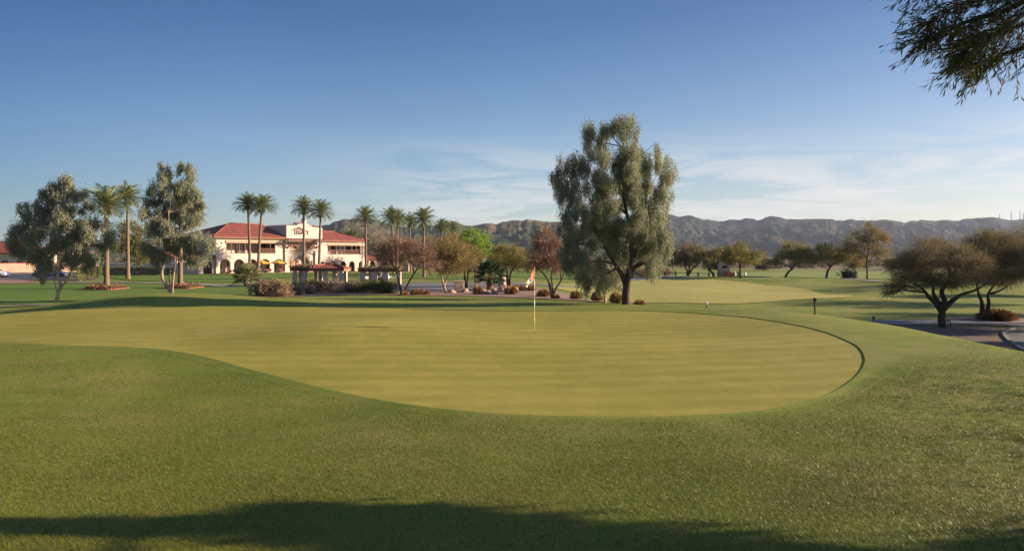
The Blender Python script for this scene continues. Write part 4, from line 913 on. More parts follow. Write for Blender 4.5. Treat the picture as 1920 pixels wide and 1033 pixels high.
for a,c in((542.6,551.),(552.8,562.6),(568.4,575.),(576.4,583.6)):
    u0,u1=U(a),U(c); inn=abs((u0+u1)/2-ca)<aw/2; v0=.42 if inn else -.46
    f=MB().box(u0,u1,v0,v0+.1,.0,2.5).build('glass_door',M['fascia'],club); g=MB(); 
    for i in range(2): g.box(u0+(u1-u0)*(i+.1)/2,u0+(u1-u0)*(i+.9)/2,v0-.03,v0-.005,.15,2.38)
    g.build('pane',M['curtain'] if a<560 else M['glass'],f)
n=12; pts=[(ca-(aw/2+.12)*math.cos(math.pi*i/n),-.40,1.35+(aw/2+.12)*math.sin(math.pi*i/n)) for i in range(n+1)]
MB().tube([(pts[0][0],-.40,-.2)]+pts+[(pts[-1][0],-.40,-.2)],.11,6).build('arch_moulding',M['fascia'],club)
u=U(588.7); MB().box(u-.14,u+.14,-.75,-.47,-.6,4.4).build('column',M['stucco'],club)
# lettering and emblem on the tower
cu=bpy.data.curves.new('lettering','FONT'); cu.body='LEGACY'; cu.size=1.15; cu.extrude=.05; cu.align_x='CENTER'; cu.space_character=1.0; cu.offset=.018
tmp=bpy.data.objects.new('tmp',cu); link(tmp); bpy.context.view_layer.update()
me=bpy.data.meshes.new_from_object(tmp.evaluated_get(bpy.context.evaluated_depsgraph_get())); bpy.data.objects.remove(tmp)
me.transform(Matrix.Rotation(math.pi/2,4,'X')); us0,us1=U(552,-.85),U(579,-.85)
wd=max(v.co.x for v in me.vertices)-min(v.co.x for v in me.vertices); sx=(us1-us0)/wd
me.transform(Matrix.Translation((( us0+us1)/2,tp-.07,Zb(439.6,(us0+us1)/2)))@Matrix.Diagonal((sx,1,1.05,1)))
me.materials.clear(); me.materials.append(M['iron']); o=bpy.data.objects.new('lettering',me); link(o); o.parent=club
e=MB(); uc=U(558.5,-.85); zc=Zb(432.4,uc)
e.prism([(uc-2.0,zc-.05),(uc-1.2,zc+.12),(uc-.9,zc+.35),(uc-.3,zc+.55),(uc+.2,zc+.85),(uc+.7,zc+.55),(uc+1.15,zc+.38),(uc+1.5,zc+.02),(uc+.9,zc+.12),(uc+.2,zc+.22),(uc-.5,zc+.14),(uc-1.2,zc-.02)],tp-.1,tp-.015)
e.build('emblem',M['iron'],club)
# right wing
w=MB(); ar=[(U(605),1.55),(U(624.5),1.6),(U(643.3),1.6),(U(660),1.6),(U(677.7),1.6)]
edges=[uR]+[(ar[i][0]+ar[i+1][0])/2 for i in range(4)]+[uE]
for i,(c,ww) in enumerate(ar): w.arch_wall(edges[i],edges[i+1],-1.,3.1,0,.4,c,ww,1.42)
oa2,ob2=U(614),U(676); zl2,zh2=3.75,6.1
w.box(uR,uE,0,.4,3.1,zl2); w.box(uR,oa2,0,.4,zl2,zh2); w.box(ob2,uE,0,.4,zl2,7.1); w.box(uR,ob2,0,.4,zh2,6.75)
w.box(uE-.4,uE,.4,13,-1,6.9); w.box(uR,uE-.4,2.8,3.1,-1,6.75); w.box(uR,uE-.4,.4,2.8,3.15,3.35); w.box(uR,uE,12.6,13,-1,6.75)
w.build('right_wing_wall',M['stucco'],club)
m=MB().box(uE-.75,uE+.12,-.14,.62,-1,7.3).build('corner_pier',M['stucco'],club)
hip_roof('roof',uR-.02,uE-.1,-.8,13.4,6.98,9.05,.1,3.6,club,False,6.3)
MB().box(uR+.02,ob2,-.7,-.02,6.62,6.74).build('eave_soffit',M['fascia'],club)
for px in (614.5,618.5,631,646,660,668.5,675.6):
    u=U(px); MB().box(u-.07,u+.07,.08,.22,zl2,zh2).build('balcony_post',M['timber'],club)
MB().box(oa2-.1,ob2,-.14,.06,zh2-.38,zh2+.05).build('balcony_beam',M['fascia'],club)
r=MB(); r.box(oa2,ob2,.12,.2,zl2+.95,zl2+1.04); r.box(oa2,ob2,.12,.2,zl2+.05,zl2+.12)
for i in range(int((ob2-oa2)/.17)): r.box(oa2+.17*i+.03,oa2+.17*i+.10,.14,.18,zl2+.12,zl2+.95)
r.build('balcony_railing',M['timber'],club)
for a,c in((621,629),(634,639.5),(650,658),(662,672)):
    u0,u1=U(a,2.8),U(c,2.8); f=MB().box(u0-.08,u1+.08,2.70,2.79,zl2,zl2+2.1).build('window',M['timber'],club); MB().box(u0,u1,2.66,2.69,zl2+.1,zl2+2.0).build('pane',M['glass'],f)
for c,ww in ar:
    d=MB().box(c-.6,c+.6,2.69,2.78,-.1,2.1).build('patio_door',M['timber'],club); MB().box(c-.5,c+.5,2.65,2.68,.15,2.0).build('pane',M['glass'],d)
# roof block and turret behind
w=MB(); w.box(uR+.05,uR+4.6,8,13,8.2,9.95); w.build('roof_block_wall',M['stucco'],club)
hip_roof('roof',uR+.06,uR+4.2,7.4,13.4,10.0,10.9,.1,1.8,club)
MB().box(uR+.3,uR+1.15,6.9,7.8,8.6,11.5).build('chimney',M['stucco'],club)
MB().lathe([(.62,11.5),(.62,11.62),(.35,11.9),(.05,12.2)],(uR+.72,7.35,0),4).build('chimney_cap',M['tile'],club)
MB().lathe([(.07,5.85),(.09,5.95),(.05,6.2)],(U(415),-.1,0),8).build('wall_lamp',M['black'],club)
for px,z in ((534,1.9),(600.8,6.55),(516,1.9),(690,1.9)): MB().lathe([(.08,z-.2),(.13,z-.1),(.13,z+.12),(.04,z+.25)],(U(px),-.12 if px!=534 else -.47,0),8).build('wall_lamp',M['black'],club)
# low annexes
w=MB(); w.arch_wall(-7.5,-.02,-1,3.2,.35,.75,U(391),1.75,1.78); w.box(-7.5,-7.1,.75,7,-1,3.2); w.box(-7.1,-.02,3.6,3.8,-1,3.2); w.build('left_annex_wall',M['stucco'],club)
m=MB(); m.add([(-7.9,-.25,3.22),(-.02,-.25,3.22),(-.02,7,4.7),(-7.9,7,4.7),(-7.9,-.25,3.02),(-.02,-.25,3.02),(-.02,7,4.5),(-7.9,7,4.5)],[(0,1,2,3),(7,6,5,4),(0,4,5,1),(1,5,6,2),(2,6,7,3),(3,7,4,0)]).build('annex_roof',M['tile'],club)
d=MB().box(U(391)-.45,U(391)+.9,3.5,3.59,-.5,2.1).build('annex_door',M['curtain'],club)
w=MB(); w.arch_wall(uE+.13,uE+7.4,-1,2.6,.3,.7,U(699.8),1.5,1.55); w.box(uE+7.0,uE+7.4,.7,7,-1,2.6); w.box(uE+.13,uE+7.0,2.6,2.8,-1,2.6); w.build('right_annex_wall',M['stucco'],club)
m=MB(); m.add([(uE+.13,-.2,2.62),(uE+7.8,-.2,2.62),(uE+6.2,5,4.3),(uE+.13,5,4.3),(uE+.13,-.2,2.42),(uE+7.8,-.2,2.42),(uE+6.2,5,4.1),(uE+.13,5,4.1)],[(0,1,2,3),(7,6,5,4),(0,4,5,1),(1,5,6,2),(2,6,7,3),(3,7,4,0)]).build('annex_roof',M['tile'],club)
MB().box(U(700,2.6)-.5,U(700,2.6)+.5,2.5,2.59,-.5,1.95).build('annex_door',M['timber'],club)
def W(u,v,z=None):
    x=BX+tu[0]*u-tu[1]*v; y=BY+tu[1]*u+tu[0]*v; return (x,y,Tz(x,y) if z is None else z)
# patio: a low terrace under tables, chairs and umbrellas
ter=MB()
for i in range(24):
    u0=-1+i*1.6; ter.box(u0,u0+1.6,-4.2,-.02 if not uT<u0+.8<uR else -.48,-1.2,-.05)
o=ter.build('terrace',M['patio']); o.location=(BX,BY,BZ); o.rotation_euler=(0,0,BANG); o['kind']='structure'
def umbrella(u,v,label,col):
    t=thing('patio_umbrella',label,'umbrella',W(u,v,BZ-.05),BANG,'yellow patio umbrellas')
    MB().tube([(0,0,0),(0,0,2.75)],.03,8).build('pole',M['timber'],t)
    m=MB(); vs=[(0,0,2.75)]; fs=[]
    for k in range(8):
        a=k*math.pi/4+.39; vs+=[(1.35*math.cos(a),1.35*math.sin(a),2.15),(1.35*math.cos(a),1.35*math.sin(a),1.98)]
    for k in range(8):
        a=1+2*k;c=1+2*((k+1)%8); fs+=[(0,a,c),(a,a+1,c+1,c)]
    m.add(vs,fs).build('canopy',M[col],t); MB().lathe([(.28,0),(.28,.06),(.06,.12)],n=12).build('base',M['black'],t)
umbrella(U(491,-2.2),-2.2,'yellow patio umbrella behind the pale fan palm, left of the two','yellow')
umbrella(U(521,-2.2),-2.2,'yellow patio umbrella beside the white tower, right of the two','yellow')
def table(u,v,label):
    t=thing('patio_table',label,'table',W(u,v,BZ-.05),BANG,'patio tables before the arches')
    MB().lathe([(.5,.70),(.52,.73),(.5,.75)],n=16).build('table_top',M['white'],t); MB().lathe([(.3,0),(.28,.04),(.05,.08),(.05,.70)],n=10).build('pedestal',M['black'],t)
def chair(u,v,rz,label):
    t=thing('patio_chair',label,'chair',W(u,v,BZ-.05),BANG+rz,'patio chairs before the arches')
    MB().box(-.24,.24,-.24,.24,.42,.47).build('seat',M['red'],t); MB().box(-.24,.24,.21,.25,.50,.92).build('backrest',M['red'],t)
    for sx in(-.2,.2):
        for sy in(-.2,.22): MB().tube([(sx,sy,0),(sx,sy,.92 if sy>0 else .42)],.018,6).build('leg',M['white'],t)
spots=[(428,'in front of the leftmost arch'),(499,'under the left yellow umbrella'),(524,'under the yellow umbrella by the tower')]
for px,lab in spots:
    u=U(px,-2); table(u,-2,'round white patio table '+lab)
    for k,(a,s) in enumerate(((.3,'left'),(2.6,'rear'),(4.4,'right'))):
        chair(u+.85*math.cos(a+2),-2+.85*math.sin(a+2),a+2-math.pi/2,'dark red patio chair %s, %s of its three'%(lab,{'left':'left','rear':'front','right':'right'}[s]))
# ---------------------------------------------------------------- pergolas
def pergola(label,px0,px1,D,cols,top_py,roof=None,seed=0):
    g=gd((px0+px1)/2,D); t=thing('garden_pergola',label,'pergola',g); zt=(HOR-top_py)/F*D-g.z
    X=lambda px:(px-960)/F*D-g.x
    x0,x1=X(px0),X(px1)
    for px,dy,wd in cols:
        x=X(px); y=dy; c=MB(); h0=Tz(g.x+x,g.y+y)-g.z
        c.box(x-wd/2,x+wd/2,y-wd/2,y+wd/2,h0-.3,zt-.02); c.build('column',M['stucco'],t,bevel=.03)
    m=MB(); m.box(x0,x1,-.30,-.12,zt,zt+.2); m.box(x0,x1,1.62,1.80,zt,zt+.2); m.build('beam',M['timber'],t)
    m=MB(); n=int((x1-x0)/.28)
    for i in range(n): m.box(x0+.28*i+.05,x0+.28*i+.14,-.55,2.05,zt+.203,zt+.34)
    m.build('rafters',M['timber'],t)
    rng=np.random.default_rng(seed); k=2600; x=rng.uniform(x0,x1,k); y=rng.uniform(-.6,2.0,k); z=zt+.36+np.abs(rng.normal(size=k))*.13*(.3+1.4*vnoise(x*1.3+50,y*0+seed,2))
    V,Q=leaves_mesh(np.stack([x,y,z],1),rnd_unit(rng,k),rng,.18,.10); obj_np('creeper',V,Q,M['lf_brown'],t)
    return t
pergola('left pergola of white columns carrying a brown creeper, joined to the gazebo',545,604,82,[(552.5,0,.46),(571,0,.46),(556,1.7,.46),(586,1.7,.46)],508.0,seed=3)
pergola('right pergola of white columns and dark beams beside the bare V-trunked tree',672,752,81,[(680,0,.50),(702,0,.62),(723.5,0,.55),(748,0,.5),(690,1.7,.5),(716,1.7,.5)],509.5,seed=4)
D=80.5; g=gd(612,D); gz=thing('gazebo','small gazebo with a red tiled hip roof on white columns','gazebo',g)
zt=(HOR-508)/F*D-g.z; X=lambda px:(px-960)/F*D-g.x
for x,y in((X(589),2.6),(X(610.5),0),(X(622),1.4),(X(640),0),(X(637),2.6)):
    MB().box(x-.23,x+.23,y-.23,y+.23,-.4,zt-.02).build('column',M['stucco'],gz,bevel=.03)
MB().box(X(580),X(646.5),-.32,3.0,zt,zt+.16).build('ring_beam',M['fascia'],gz)
hip_roof('roof',X(579),X(647),-.5,3.1,zt+.34,zt+.78,1.6,1.6,gz)
MB().box(X(594),X(608),1.8,2.2,-.4,.85).build('bench_wall',M['stucco'],gz)
# golf carts seen between the columns
def cart(px,D,rz,label):
    g=gd(px,D); t=thing('golf_cart',label,'golf cart',g,rz,'golf carts behind the right pergola')
    m=MB(); m.prism([(-1.15,.3),(1.1,.3),(1.2,.55),(.95,.75),(.55,.72),(.5,.38),(-.1,.38),(-.15,.62),(-1.1,.66)],-.55,.55); m.build('body',M['carwhite'],t,bevel=.03)
    MB().box(-.55,-.12,-.52,.52,.66,.78).build('seat',M['black'],t); MB().box(-.62,-.5,-.52,.52,.8,1.2).build('backrest',M['black'],t)
    MB().box(-.95,.75,-.58,.58,1.78,1.84).build('roof',M['white'],t,bevel=.02)
    for x,y in((-.85,-.5),(-.85,.5),(.62,-.5),(.62,.5)): MB().bar((x+(.15 if x>0 else 0),y,.66),(x,y,1.78),.04).build('roof_post',M['black'],t)
    MB().box(.66,.69,-.48,.48,.85,1.72).build('windscreen',M['glass'],t)
    for x in(-.75,.8):
        for y in(-.52,.52): 
            w=MB(); w.tube([(x,y-.09,.22),(x,y+.09,.22)],.22,14); w.build('wheel',M['rubber'],t)
cart(691,89,.5,'golf cart seen left of the thick column of the right pergola')
cart(713,90,2.6,'golf cart seen right of the thick column of the right pergola')
cart(735,91,.2,'golf cart seen through the rightmost gap of the right pergola')
# ---------------------------------------------------------------- walls and the house at far left
def wall(name,label,pts,h,mat,thick=.3,cap=None,cat='wall'):
    c=np.mean(pts,0); loc=np.array((c[0],c[1],Tz(*c))); t=thing(name,label,cat,loc)
    m=MB(); cp=MB()
    for a,b in zip(pts[:-1],pts[1:]):
        a=np.array(a);b=np.array(b); n=8
        for i in range(n):
            p=a+(b-a)*i/n; q=a+(b-a)*(i+1)/n; zb=Tz(*((p+q)/2)); d=(b-a)/np.hypot(*(b-a)); nn=np.array((-d[1],d[0]))*thick/2; n2=nn*1.4
            zt=Tz(*a)+(Tz(*b)-Tz(*a))*(i+.5)/n+h
            for M_,N_,z0,z1 in((m,nn,zb-.8,zt),(cp,n2,zt,zt+.14)):
                vs=[(*(p-N_),z0),(*(q-N_),z0),(*(q+N_),z0),(*(p+N_),z0),(*(p-N_),z1),(*(q-N_),z1),(*(q+N_),z1),(*(p+N_),z1)]
                M_.add(vs,[(3,2,1,0),(4,5,6,7),(0,1,5,4),(1,2,6,5),(2,3,7,6),(3,0,4,7)])
    m.build('wall',mat,t,off=loc); cp.build('coping',cap or mat,t,off=loc)
wall('garden_wall','long white garden wall behind the straight clipped hedge',[gxy(186,124),gxy(372,124)],1.95,M['stucco'],.3,M['white'])
wall('garden_wall','low pink garden wall beyond the right end of the clubhouse',[gxy(716,158),gxy(767,150)],1.55,M['stucco'])
wall('garden_wall','terracotta boundary wall sloping away behind the car park',[gxy(-60,128),gxy(60,136),gxy(185,150)],1.9,M['patio'],.3,M['tile'])
g=gd(0,150); ho=thing('house','pale house with a red tiled roof at the far left edge','house',g,.1)
MB().box(-10,7,0,9,-1,4.0).build('wall',M['stucco'],ho); hip_roof('roof',-10.8,7.8,-.8,9.8,4.15,6.6,4.5,4.5,ho)
for x in(-3,1.,4.2):
    f=MB().box(x-.7,x+.7,-.06,.04,1,2.4).build('window',M['timber'],ho); MB().box(x-.6,x+.6,-.09,-.062,1.1,2.3).build('pane',M['glass'],f)
# cars
def car(px,D,rz,label,paint):
    g=gd(px,D); t=thing('parked_car',label,'car',g,rz,None)
    m=MB(); prof=[(-2.2,.35),(-2.25,.75),(-2.0,.92),(-1.3,.98),(-.75,1.42),(.55,1.45),(1.15,1.0),(2.0,.86),(2.2,.6),(2.2,.35)]
    m.prism(prof,-.86,.86); m.build('body',M[paint],t,bevel=.09)
    for y in(-.872,.872): MB().prism([(-1.12,1.0),(-.70,1.34),(.50,1.36),(.98,1.0)],y-.006,y+.006).build('side_window',M['glass'],t)
    MB().add([(1.13,-.74,1.03),(1.13,.74,1.03),(.60,.68,1.44),(.60,-.68,1.44)],[(0,1,2,3)]).build('windscreen',M['glass'],t)
    for x in(-1.35,1.4):
        for y in(-.8,.8):
            w=MB().tube([(x,y-.1,.32),(x,y+.1,.32)],.32,18).build('wheel',M['rubber'],t); MB().tube([(x,y-.105,.32),(x,y+.105,.32)],.18,12).build('rim',M['chrome'],w)
    for y in(-.6,.6): MB().lathe([(.02,-.06),(.1,-.03),(.1,.03),(.02,.06)],(2.17,y,.68),10).build('headlight',M['lens'],t)
car(-16,101,.25,'white parked car at the left edge of the picture','carwhite')
car(97,97,.1,'dark blue parked car behind the trunk of the far-left tree','carblue')
# ---------------------------------------------------------------- golf furniture
px0,py0=1002,625; bx,by=gp(px0,py0); g=Vector((bx,by,Tz(bx,by)))
fs=thing('golf_flagstick','white and yellow flagstick with a hanging flag in the cup of the green','golf flag',g)
H=2.16
for i,(z0,z1,mm) in enumerate(((-.1,.73,'poleyellow'),(.73,1.12,'polewhite'),(1.12,1.40,'poleyellow'),(1.40,1.78,'polewhite'),(1.78,H,'poleyellow'))):
    MB().tube([(0,0,z0+.0005*i),(0,0,z1)],.0155-.0008*i,10).build('pole_band',M[mm],fs,True)
MB().lathe([(.0,0),(.022,.005),(.022,.03),(.0,.045)],(0,0,H),10).build('finial',M['orange'],fs)
nu,nv=26,14; VV=[];UV=[]
for i in range(nu+1):
    for j in range(nv+1):
        u=i/nu; v=j/nv          # u along the hanging length, v across the folds
        top=H-.02-.34*v*1.0; x=-.018-u*(.34-.06*v); z=H-.01-.46*u-.36*v*(1-.55*u)-.02*math.sin(6*v)
        y=.035*math.sin(7*u+9*v)*(.25+u)+.02*math.sin(15*v)*u; x+=.012*math.sin(9*v+3*u)
        rot=.85; x,y=x*math.cos(rot)-y*math.sin(rot),x*math.sin(rot)+y*math.cos(rot); x*=1.15; VV.append((x,y,z)); UV.append((u,v))
Q=[(i*(nv+1)+j,(i+1)*(nv+1)+j,(i+1)*(nv+1)+j+1,i*(nv+1)+j+1) for i in range(nu) for j in range(nv)]
me=bpy.data.meshes.new('flag'); me.from_pydata(VV,[],Q); me.materials.append(M['flag']); ul=me.uv_layers.new(name='UVMap')
for l in me.loops: ul.data[l.index].uv=UV[l.vertex_index]
me.polygons.foreach_set('use_smooth',np.ones(len(me.polygons),bool)); fo=bpy.data.objects.new('flag',me); link(fo); fo.parent=fs
md=fo.modifiers.new('thickness','SOLIDIFY'); md.thickness=.004
hole=MB().lathe([(.056,0),(.054,.0015)],(0,0,.012),20).build('hole_shade_disc',M['dark']); hole.location=g+Vector((.02,0,.002)); tag(hole,'flat dark disc painted for the shaded cup at the foot of the flagstick','golf hole')  # flat disc on the turf; its dark colour paints the shade in the cup
def path_light(px,py,hh,label,kind=0,D=None):
    x,y=gp(px,py) if D is None else gxy(px,D); g=Vector((x,y,Tz(x,y))); t=thing('path_light',label,'path light',g)
    MB().tube([(0,0,-.1),(0,0,hh-.12)],.035,10).build('post',M['black'],t)
    MB().lathe([(.05,hh-.12),(.075,hh-.1),(.075,hh-.02)],n=12).build('lamp',M['lens'] if kind else M['black'],t)
    MB().lathe([(.10,hh-.02),(.12,hh),(.05,hh+.06),(.0,hh+.07)],n=12).build('cap',M['polewhite'] if kind else M['black'],t)
path_light(1325,565.5,.86,'white-capped path light in front of the second green',1,46)
path_light(1528,584,.66,'black bollard light on the crest right of the putting green',0,29.5)
path_light(1638,604,.34,'short black light stub beside the service path',0,42)
path_light(1091,559,.62,'white-capped garden light between two straw tufts',1,47)
path_light(1113,559,.55,'garden light just left of the pale-stemmed small tree',1,46.3)
g=gd(1782,38.9); t=thing('path_light','bent black garden light at the foot of the spreading mesquite','path light',g)
MB().tube([(0,0,-.05),(0,0,.42),(-.04,0,.5),(-.14,0,.5)],.022,8).build('post',M['black'],t); MB().lathe([(.02,.5),(.09,.42),(.10,.41)],(-.15,0,-.01),10).build('lamp',M['black'],t)
# utility box, boulders
g=gd(861,56.5); t=thing('utility_box','cream utility box standing left of the dark fan palm','utility box',g,.15)
MB().box(-.40,.40,-.3,.3,-.1,.92).build('cabinet',M['box'],t,bevel=.03); MB().box(-.43,.43,-.33,.33,.92,.98).build('lid',M['box'],t,bevel=.02); MB().box(-.3,.3,-.312,-.302,.12,.8).build('door',M['box'],t); MB().box(.2,.24,-.335,-.313,.42,.54).build('handle',M['black'],t)
def boulder(px,D,w,h,seed,label):
    rng=np.random.default_rng(seed); g=gd(px,D); bm=bmesh.new(); bmesh.ops.create_icosphere(bm,subdivisions=3,radius=1)
    pl=[(unit(rng.normal(size=3)),rng.uniform(.6,.85)) for _ in range(9)]
    for v in bm.verts:
        p=np.array(v.co); 
        for n_,d_ in pl:
            k=p@n_-d_
            if k>0: p=p-n_*k*.9
        p=p*(1+.08*(vnoise(p[0]*3+9,p[1]*3+p[2]*2+9,seed)-.5)); v.co=Vector((p[0]*w/2,p[1]*w*.42,p[2]*h*.62+h*.28))
    me=bpy.data.meshes.new('boulder'); bm.to_mesh(me); bm.free(); me.materials.append(M['stone']); o=bpy.data.objects.new('boulder',me); link(o); o.location=g; o.rotation_euler=(0,0,rng.uniform(0,6)); tag(o,label,'boulder','boulders in the gravel bed')
import bmesh
for i,(px,D,w,h,lab) in enumerate([(848,55,.7,.35,'pink boulder left of the utility box foot'),(873,56,.8,.4,'pink boulder right of the utility box foot'),(893,57,.5,.9,'upright pink boulder left of the dark fan palm'),(908,53,.7,.45,'pale boulder left of the fan palm trunk'),(917,52.5,.6,.4,'low boulder in front of the fan palm trunk'),(927,52.8,.75,.55,'larger boulder right of the fan palm trunk'),(939,55,.7,.7,'tall boulder right of the dark fan palm'),(946,60,.9,.5,'far boulder under the amber tree behind the flag'),(966,56,.9,.45,'flat boulder between two straw tufts left of the flag'),(984,59,1.0,.5,'boulder just left of the flag, behind the tufts'),(941,66,1.2,1.4,'tall reddish boulder behind the fan palm, before the far lawn')]): boulder(px,D,w,h,300+i,lab)
# kiosk, cooler, rail fence, tee markers, poles, masts
g=gd(1357,103.5); t=thing('water_kiosk','small white arched kiosk beside the cart path','kiosk',g)
m=MB(); m.box(-.85,.85,-.45,.45,-.2,1.0); m.build('base',M['patio'],t)
m=MB(); m.prism([(-.85,1.0),(.85,1.0),(.85,1.75),(.6,2.1),(.3,2.28),(-.3,2.28),(-.6,2.1),(-.85,1.75)],-.45,.45); m.build('body',M['stucco'],t,bevel=.02)
MB().box(-.42,.42,-.50,-.455,1.35,1.7).build('opening',M['dark'],t)  # dark panel on the face, no recess; its colour paints the shade inside
g=gd(1367,103); t=thing('drinks_cooler','orange drinks cooler right of the white kiosk','cooler',g); MB().box(-.55,.75,-.3,.3,-.1,.62).build('body',M['orange'],t,bevel=.05); MB().box(-.57,.77,-.32,.32,.62,.70).build('lid',M['orange'],t,bevel=.02)
g=gd(1310,104); fe=thing('rail_fence','low dark post-and-rail fence along the cart path','fence',g)
pp=[]
for px in (1236,1246,1267,1288,1309,1329,1351,1384):
    q=gd(px,103.8); MB().box(q.x-g.x-.09,q.x-g.x+.09,q.y-g.y-.09,q.y-g.y+.09,q.z-g.z-.2,q.z-g.z+.75).build('post',M['timber'],fe); pp.append((q.x-g.x,q.y-g.y,q.z-g.z+.55))
MB().tube(pp,.05,6).build('rail',M['timber'],fe)
for px,D,lab in((1378,118,'small white tee marker left of a pair on the far fairway'),(1397,116,'small white tee marker right of a pair on the far fairway'),(1247,150,'white marker flag on the far lawn behind the weeping tree')):
    g=gd(px,D); t=thing('tee_marker',lab,'tee marker',g); MB().lathe([(.04,-.05),(.04,.5)],n=8).build('post',M['white'],t); MB().lathe([(.16,.4),(.22,.6),(.14,.9),(.03,1.05)],n=10).build('head',M['white'],t)
def lightpole(px,top,D,label,w=.12):
    g=gd(px,D); h=(HOR-top)/F*D-g.z; t=thing('light_pole',label,'pole',g); MB().tube([(0,0,-.2),(0,0,h)],[w,w*.5],8).build('pole',M['paving'],t); MB().box(-.9,.9,-.15,.15,h,h+.22).build('lamp_head',M['paving'],t)
lightpole(1326,438,240,'thin grey light pole standing before the right hills',.2)
for i,(px,top,lab) in enumerate([(1874.5,402,'shortest lattice mast on the right skyline, leftmost of the group'),(1896,396,'tallest lattice mast on the right skyline'),(1912.5,397,'second tallest mast on the right skyline, near the picture edge'),(1919,400,'radio mast at the very right edge of the skyline')]):
    D=2290; x=(px-960)/F*D; zb=(HOR-414)/F*D; h=(HOR-top)/F*D-zb; t=thing('radio_mast',lab,'radio mast',(x,D,zb),0,'radio masts on the ridge')
    m=MB(); r=1.3
    for k in range(3):
        a=k*2.094; m.bar((r*math.cos(a),r*math.sin(a),-6),(r*.35*math.cos(a),r*.35*math.sin(a),h),.5)
    for j in range(8):
        z=h*j/8; rr=r*(1-.65*j/8)
        for k in range(3):
            a=k*2.094;c=(k+1)*2.094; m.bar((rr*math.cos(a),rr*math.sin(a),z),(rr*.9*math.cos(c),rr*.9*math.sin(c),z+h/8),.25)
    m.build('lattice',M['paving'],t); MB().tube([(0,0,h-1),(0,0,h+4)],.3,6).build('aerial',M['paving'],t)
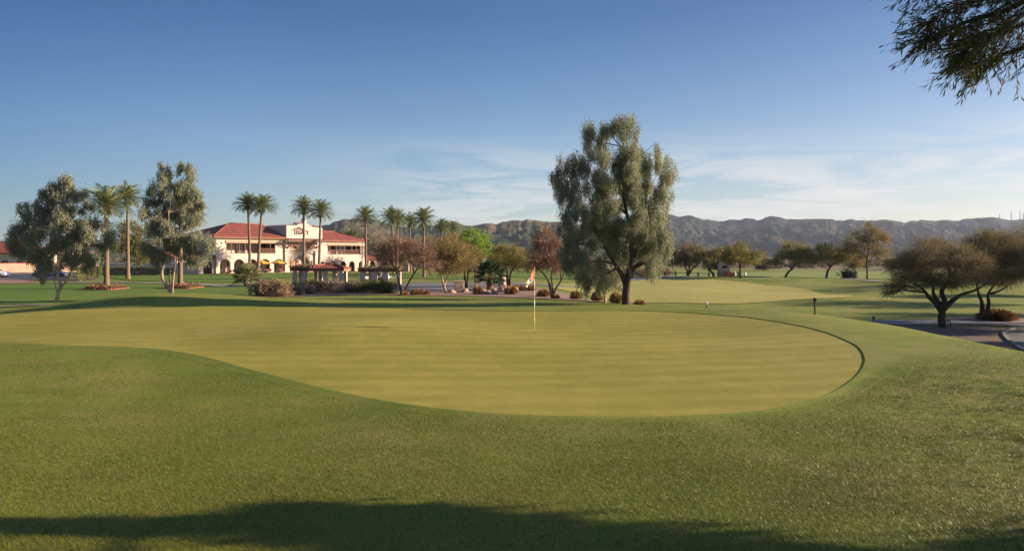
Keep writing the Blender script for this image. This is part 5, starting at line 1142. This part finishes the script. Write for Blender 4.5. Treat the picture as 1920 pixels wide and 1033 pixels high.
# ---------------------------------------------------------------- overhanging tree beside the camera
def near_tree():
    rng=np.random.default_rng(77); loc=np.array((12.6,3.7,Tz(12.6,3.7))); t=thing('mesquite_tree','overhanging feathery mesquite branch reaching in at the top right corner','tree',loc)
    mb=MB(); h=lambda x,y,z:np.array((x,y,z))
    trunk=[loc-[0,0,.3],loc+[-.15,.1,.8],loc+[-.5,.2,1.7],loc+[-1.2,.3,2.6]]
    mb.tube(trunk,[.34,.24,.20,.17],10,cap=False)
    def strip(pts,r0,r1):
        pts=[np.array(p,float) for p in pts]; sp=[];m=len(pts)
        for i in range(m-1):
            p0=pts[max(i-1,0)];p1=pts[i];p2=pts[i+1];p3=pts[min(i+2,m-1)]
            for j in range(5):
                s=j/5; sp.append(.5*((2*p1)+(p2-p0)*s+(2*p0-5*p1+4*p2-p3)*s*s+(3*p1-p0-3*p2+p3)*s**3))
        sp.append(pts[-1]); mb.tube(sp,np.linspace(r0,r1,len(sp)),6,cap=False); return sp
    tp=trunk[-1]; TW=[]
    def px(a,b,D): return P(a+14,b-30,D)
    mains=[[tp,(9.2,4.9,2.15),(6.9,5.5,2.75),px(2080,-60,6.0),px(1950,10,6.2),px(1870,50,6.2),px(1790,75,6.2),px(1760,92,6.2),px(1725,98,6.2)],
           [px(2080,-60,6.0),px(1960,-55,5.8),px(1860,-40,5.7),px(1790,-28,5.7),px(1740,-22,5.7),px(1715,-8,5.7)],
           [px(1960,5,6.2),px(1890,70,6.0),px(1830,110,6.0),px(1815,126,6.0),px(1805,140,6.0)],
           [tp,(9.6,5.2,1.75),(7.6,6.2,2.4),px(2080,70,6.7),px(1950,105,6.7),px(1880,128,6.7),px(1845,140,6.7),px(1825,146,6.7)],
           [(6.9,5.5,2.75),px(2050,-10,6.6),px(1940,60,6.6),px(1850,95,6.5),px(1825,102,6.5),px(1800,106,6.5)],
           [px(2080,-60,6.0),px(1990,-30,6.3),px(1900,15,6.3),px(1830,30,6.3),px(1770,48,6.2),px(1725,75,6.2)]]
    leafp=[];leafd=[]
    for mi,mn in enumerate(mains):
        sp=strip(mn,.05 if mi in(0,3) else .025,.003); n=len(sp)
        for i in range(int(n*(.14 if mi in(0,3) else .2)),n):
            for _ in range(4):
                o=sp[i]+rng.normal(size=3)*.03; d=unit(np.array((-.75+rng.normal()*.45,rng.normal()*.5,-.42+rng.normal()*.42))); L=rng.uniform(.18,.55)*(1.1-.4*i/n)
                q=[o,o+d*L*.5+[0,0,.01],o+d*L-[0,0,.05*L]]; mb.tube(q,[.004,.003,.0015],4,cap=False)
                k=int(L/.0155)
                s=rng.random(k); a=np.array(o)+np.outer(s,d*L)-np.outer(s*s,[0,0,.05*L]); leafp.append(a+rng.normal(size=(k,3))*.012); leafd.append(d*.9+rng.normal(size=(k,3))*.42+np.array((-.25,0,-.55)))
    # bare twigs
    for tw in ([px(1790,121,6.1),px(1750,122,6.1),px(1730,116,6.1),px(1712,108,6.1),px(1695,106,6.1),px(1678,108,6.1)],[px(1765,121,6.1),px(1745,124,6.1),px(1715,130,6.1),px(1697,134,6.1)],[px(1714,108,6.1),px(1705,99,6.1),px(1698,92,6.1)],[px(1660,20,5.7),px(1640,18,5.7),px(1620,16,5.7)],[px(1960,118,6.4),px(1900,140,6.4),px(1866,152,6.4)],[px(1960,140,6.5),px(1920,158,6.5),px(1880,178,6.5)]): strip(tw,.006,.0015)
    Pn=np.concatenate(leafp); V,Q=leaves_mesh(Pn,np.concatenate(leafd),rng,.075,.011)
    # the rest of the crown, out of the picture to the right
    B=[]
    for c,r,_ in SHADE: B.append((np.array(c),np.array(r)))
    for c,r in B:
        l=limb(mb,tp,c,.09,.02,rng)
    Pp=[];Oo=[];Sub=[]
    for q,s in zip(B,SHADE):
        a_,b_,c_=blob_points([q],s[2],rng,26,.30); Pp.append(a_);Oo.append(b_);Sub+=c_
    Pp=np.concatenate(Pp); Oo=np.concatenate(Oo)
    for (c,r),sub in zip(B,Sub):
        for s in sub[:8]: limb(mb,c,s,.025,.006,rng,4,.1,5)
    m=~((Pp[:,1]>0)&(Pp[:,0]/np.maximum(Pp[:,1],.01)<.80)); Pp=Pp[m];Oo=Oo[m]
    V2,Q2=leaves_mesh(Pp,rnd_unit(rng,len(Pp))+Oo*.3-[0,0,.5],rng,.16,.05)
    mb.build('trunk',M['bark_dark'],t,True,loc)
    obj_np('crown',np.concatenate([V,V2]),np.concatenate([Q,Q2+len(V)]),M['lf_near'],t,False,loc)
# crown masses (centre, radii) of the tree beside the camera
SHADE=[((8.5,5.87,1.0),(.5,.40,.22),2600),((8.6,5.98,1.5),(1.0,.13,.2),1500),((10.2,5.12,1.3),(.55,.7,.25),2600),((13.0,5.17,1.8),(.9,.95,.35),4200),((11.5,4.43,.7),(.9,.95,.4),4200),((15.2,4.58,1.2),(1.,.95,.4),4200),((10.,5.2,4.),(2.3,1.9,1.2),8000),((13.5,5.4,5.2),(2.3,1.8,1.2),7000)]
near_tree()
haze(.00008)
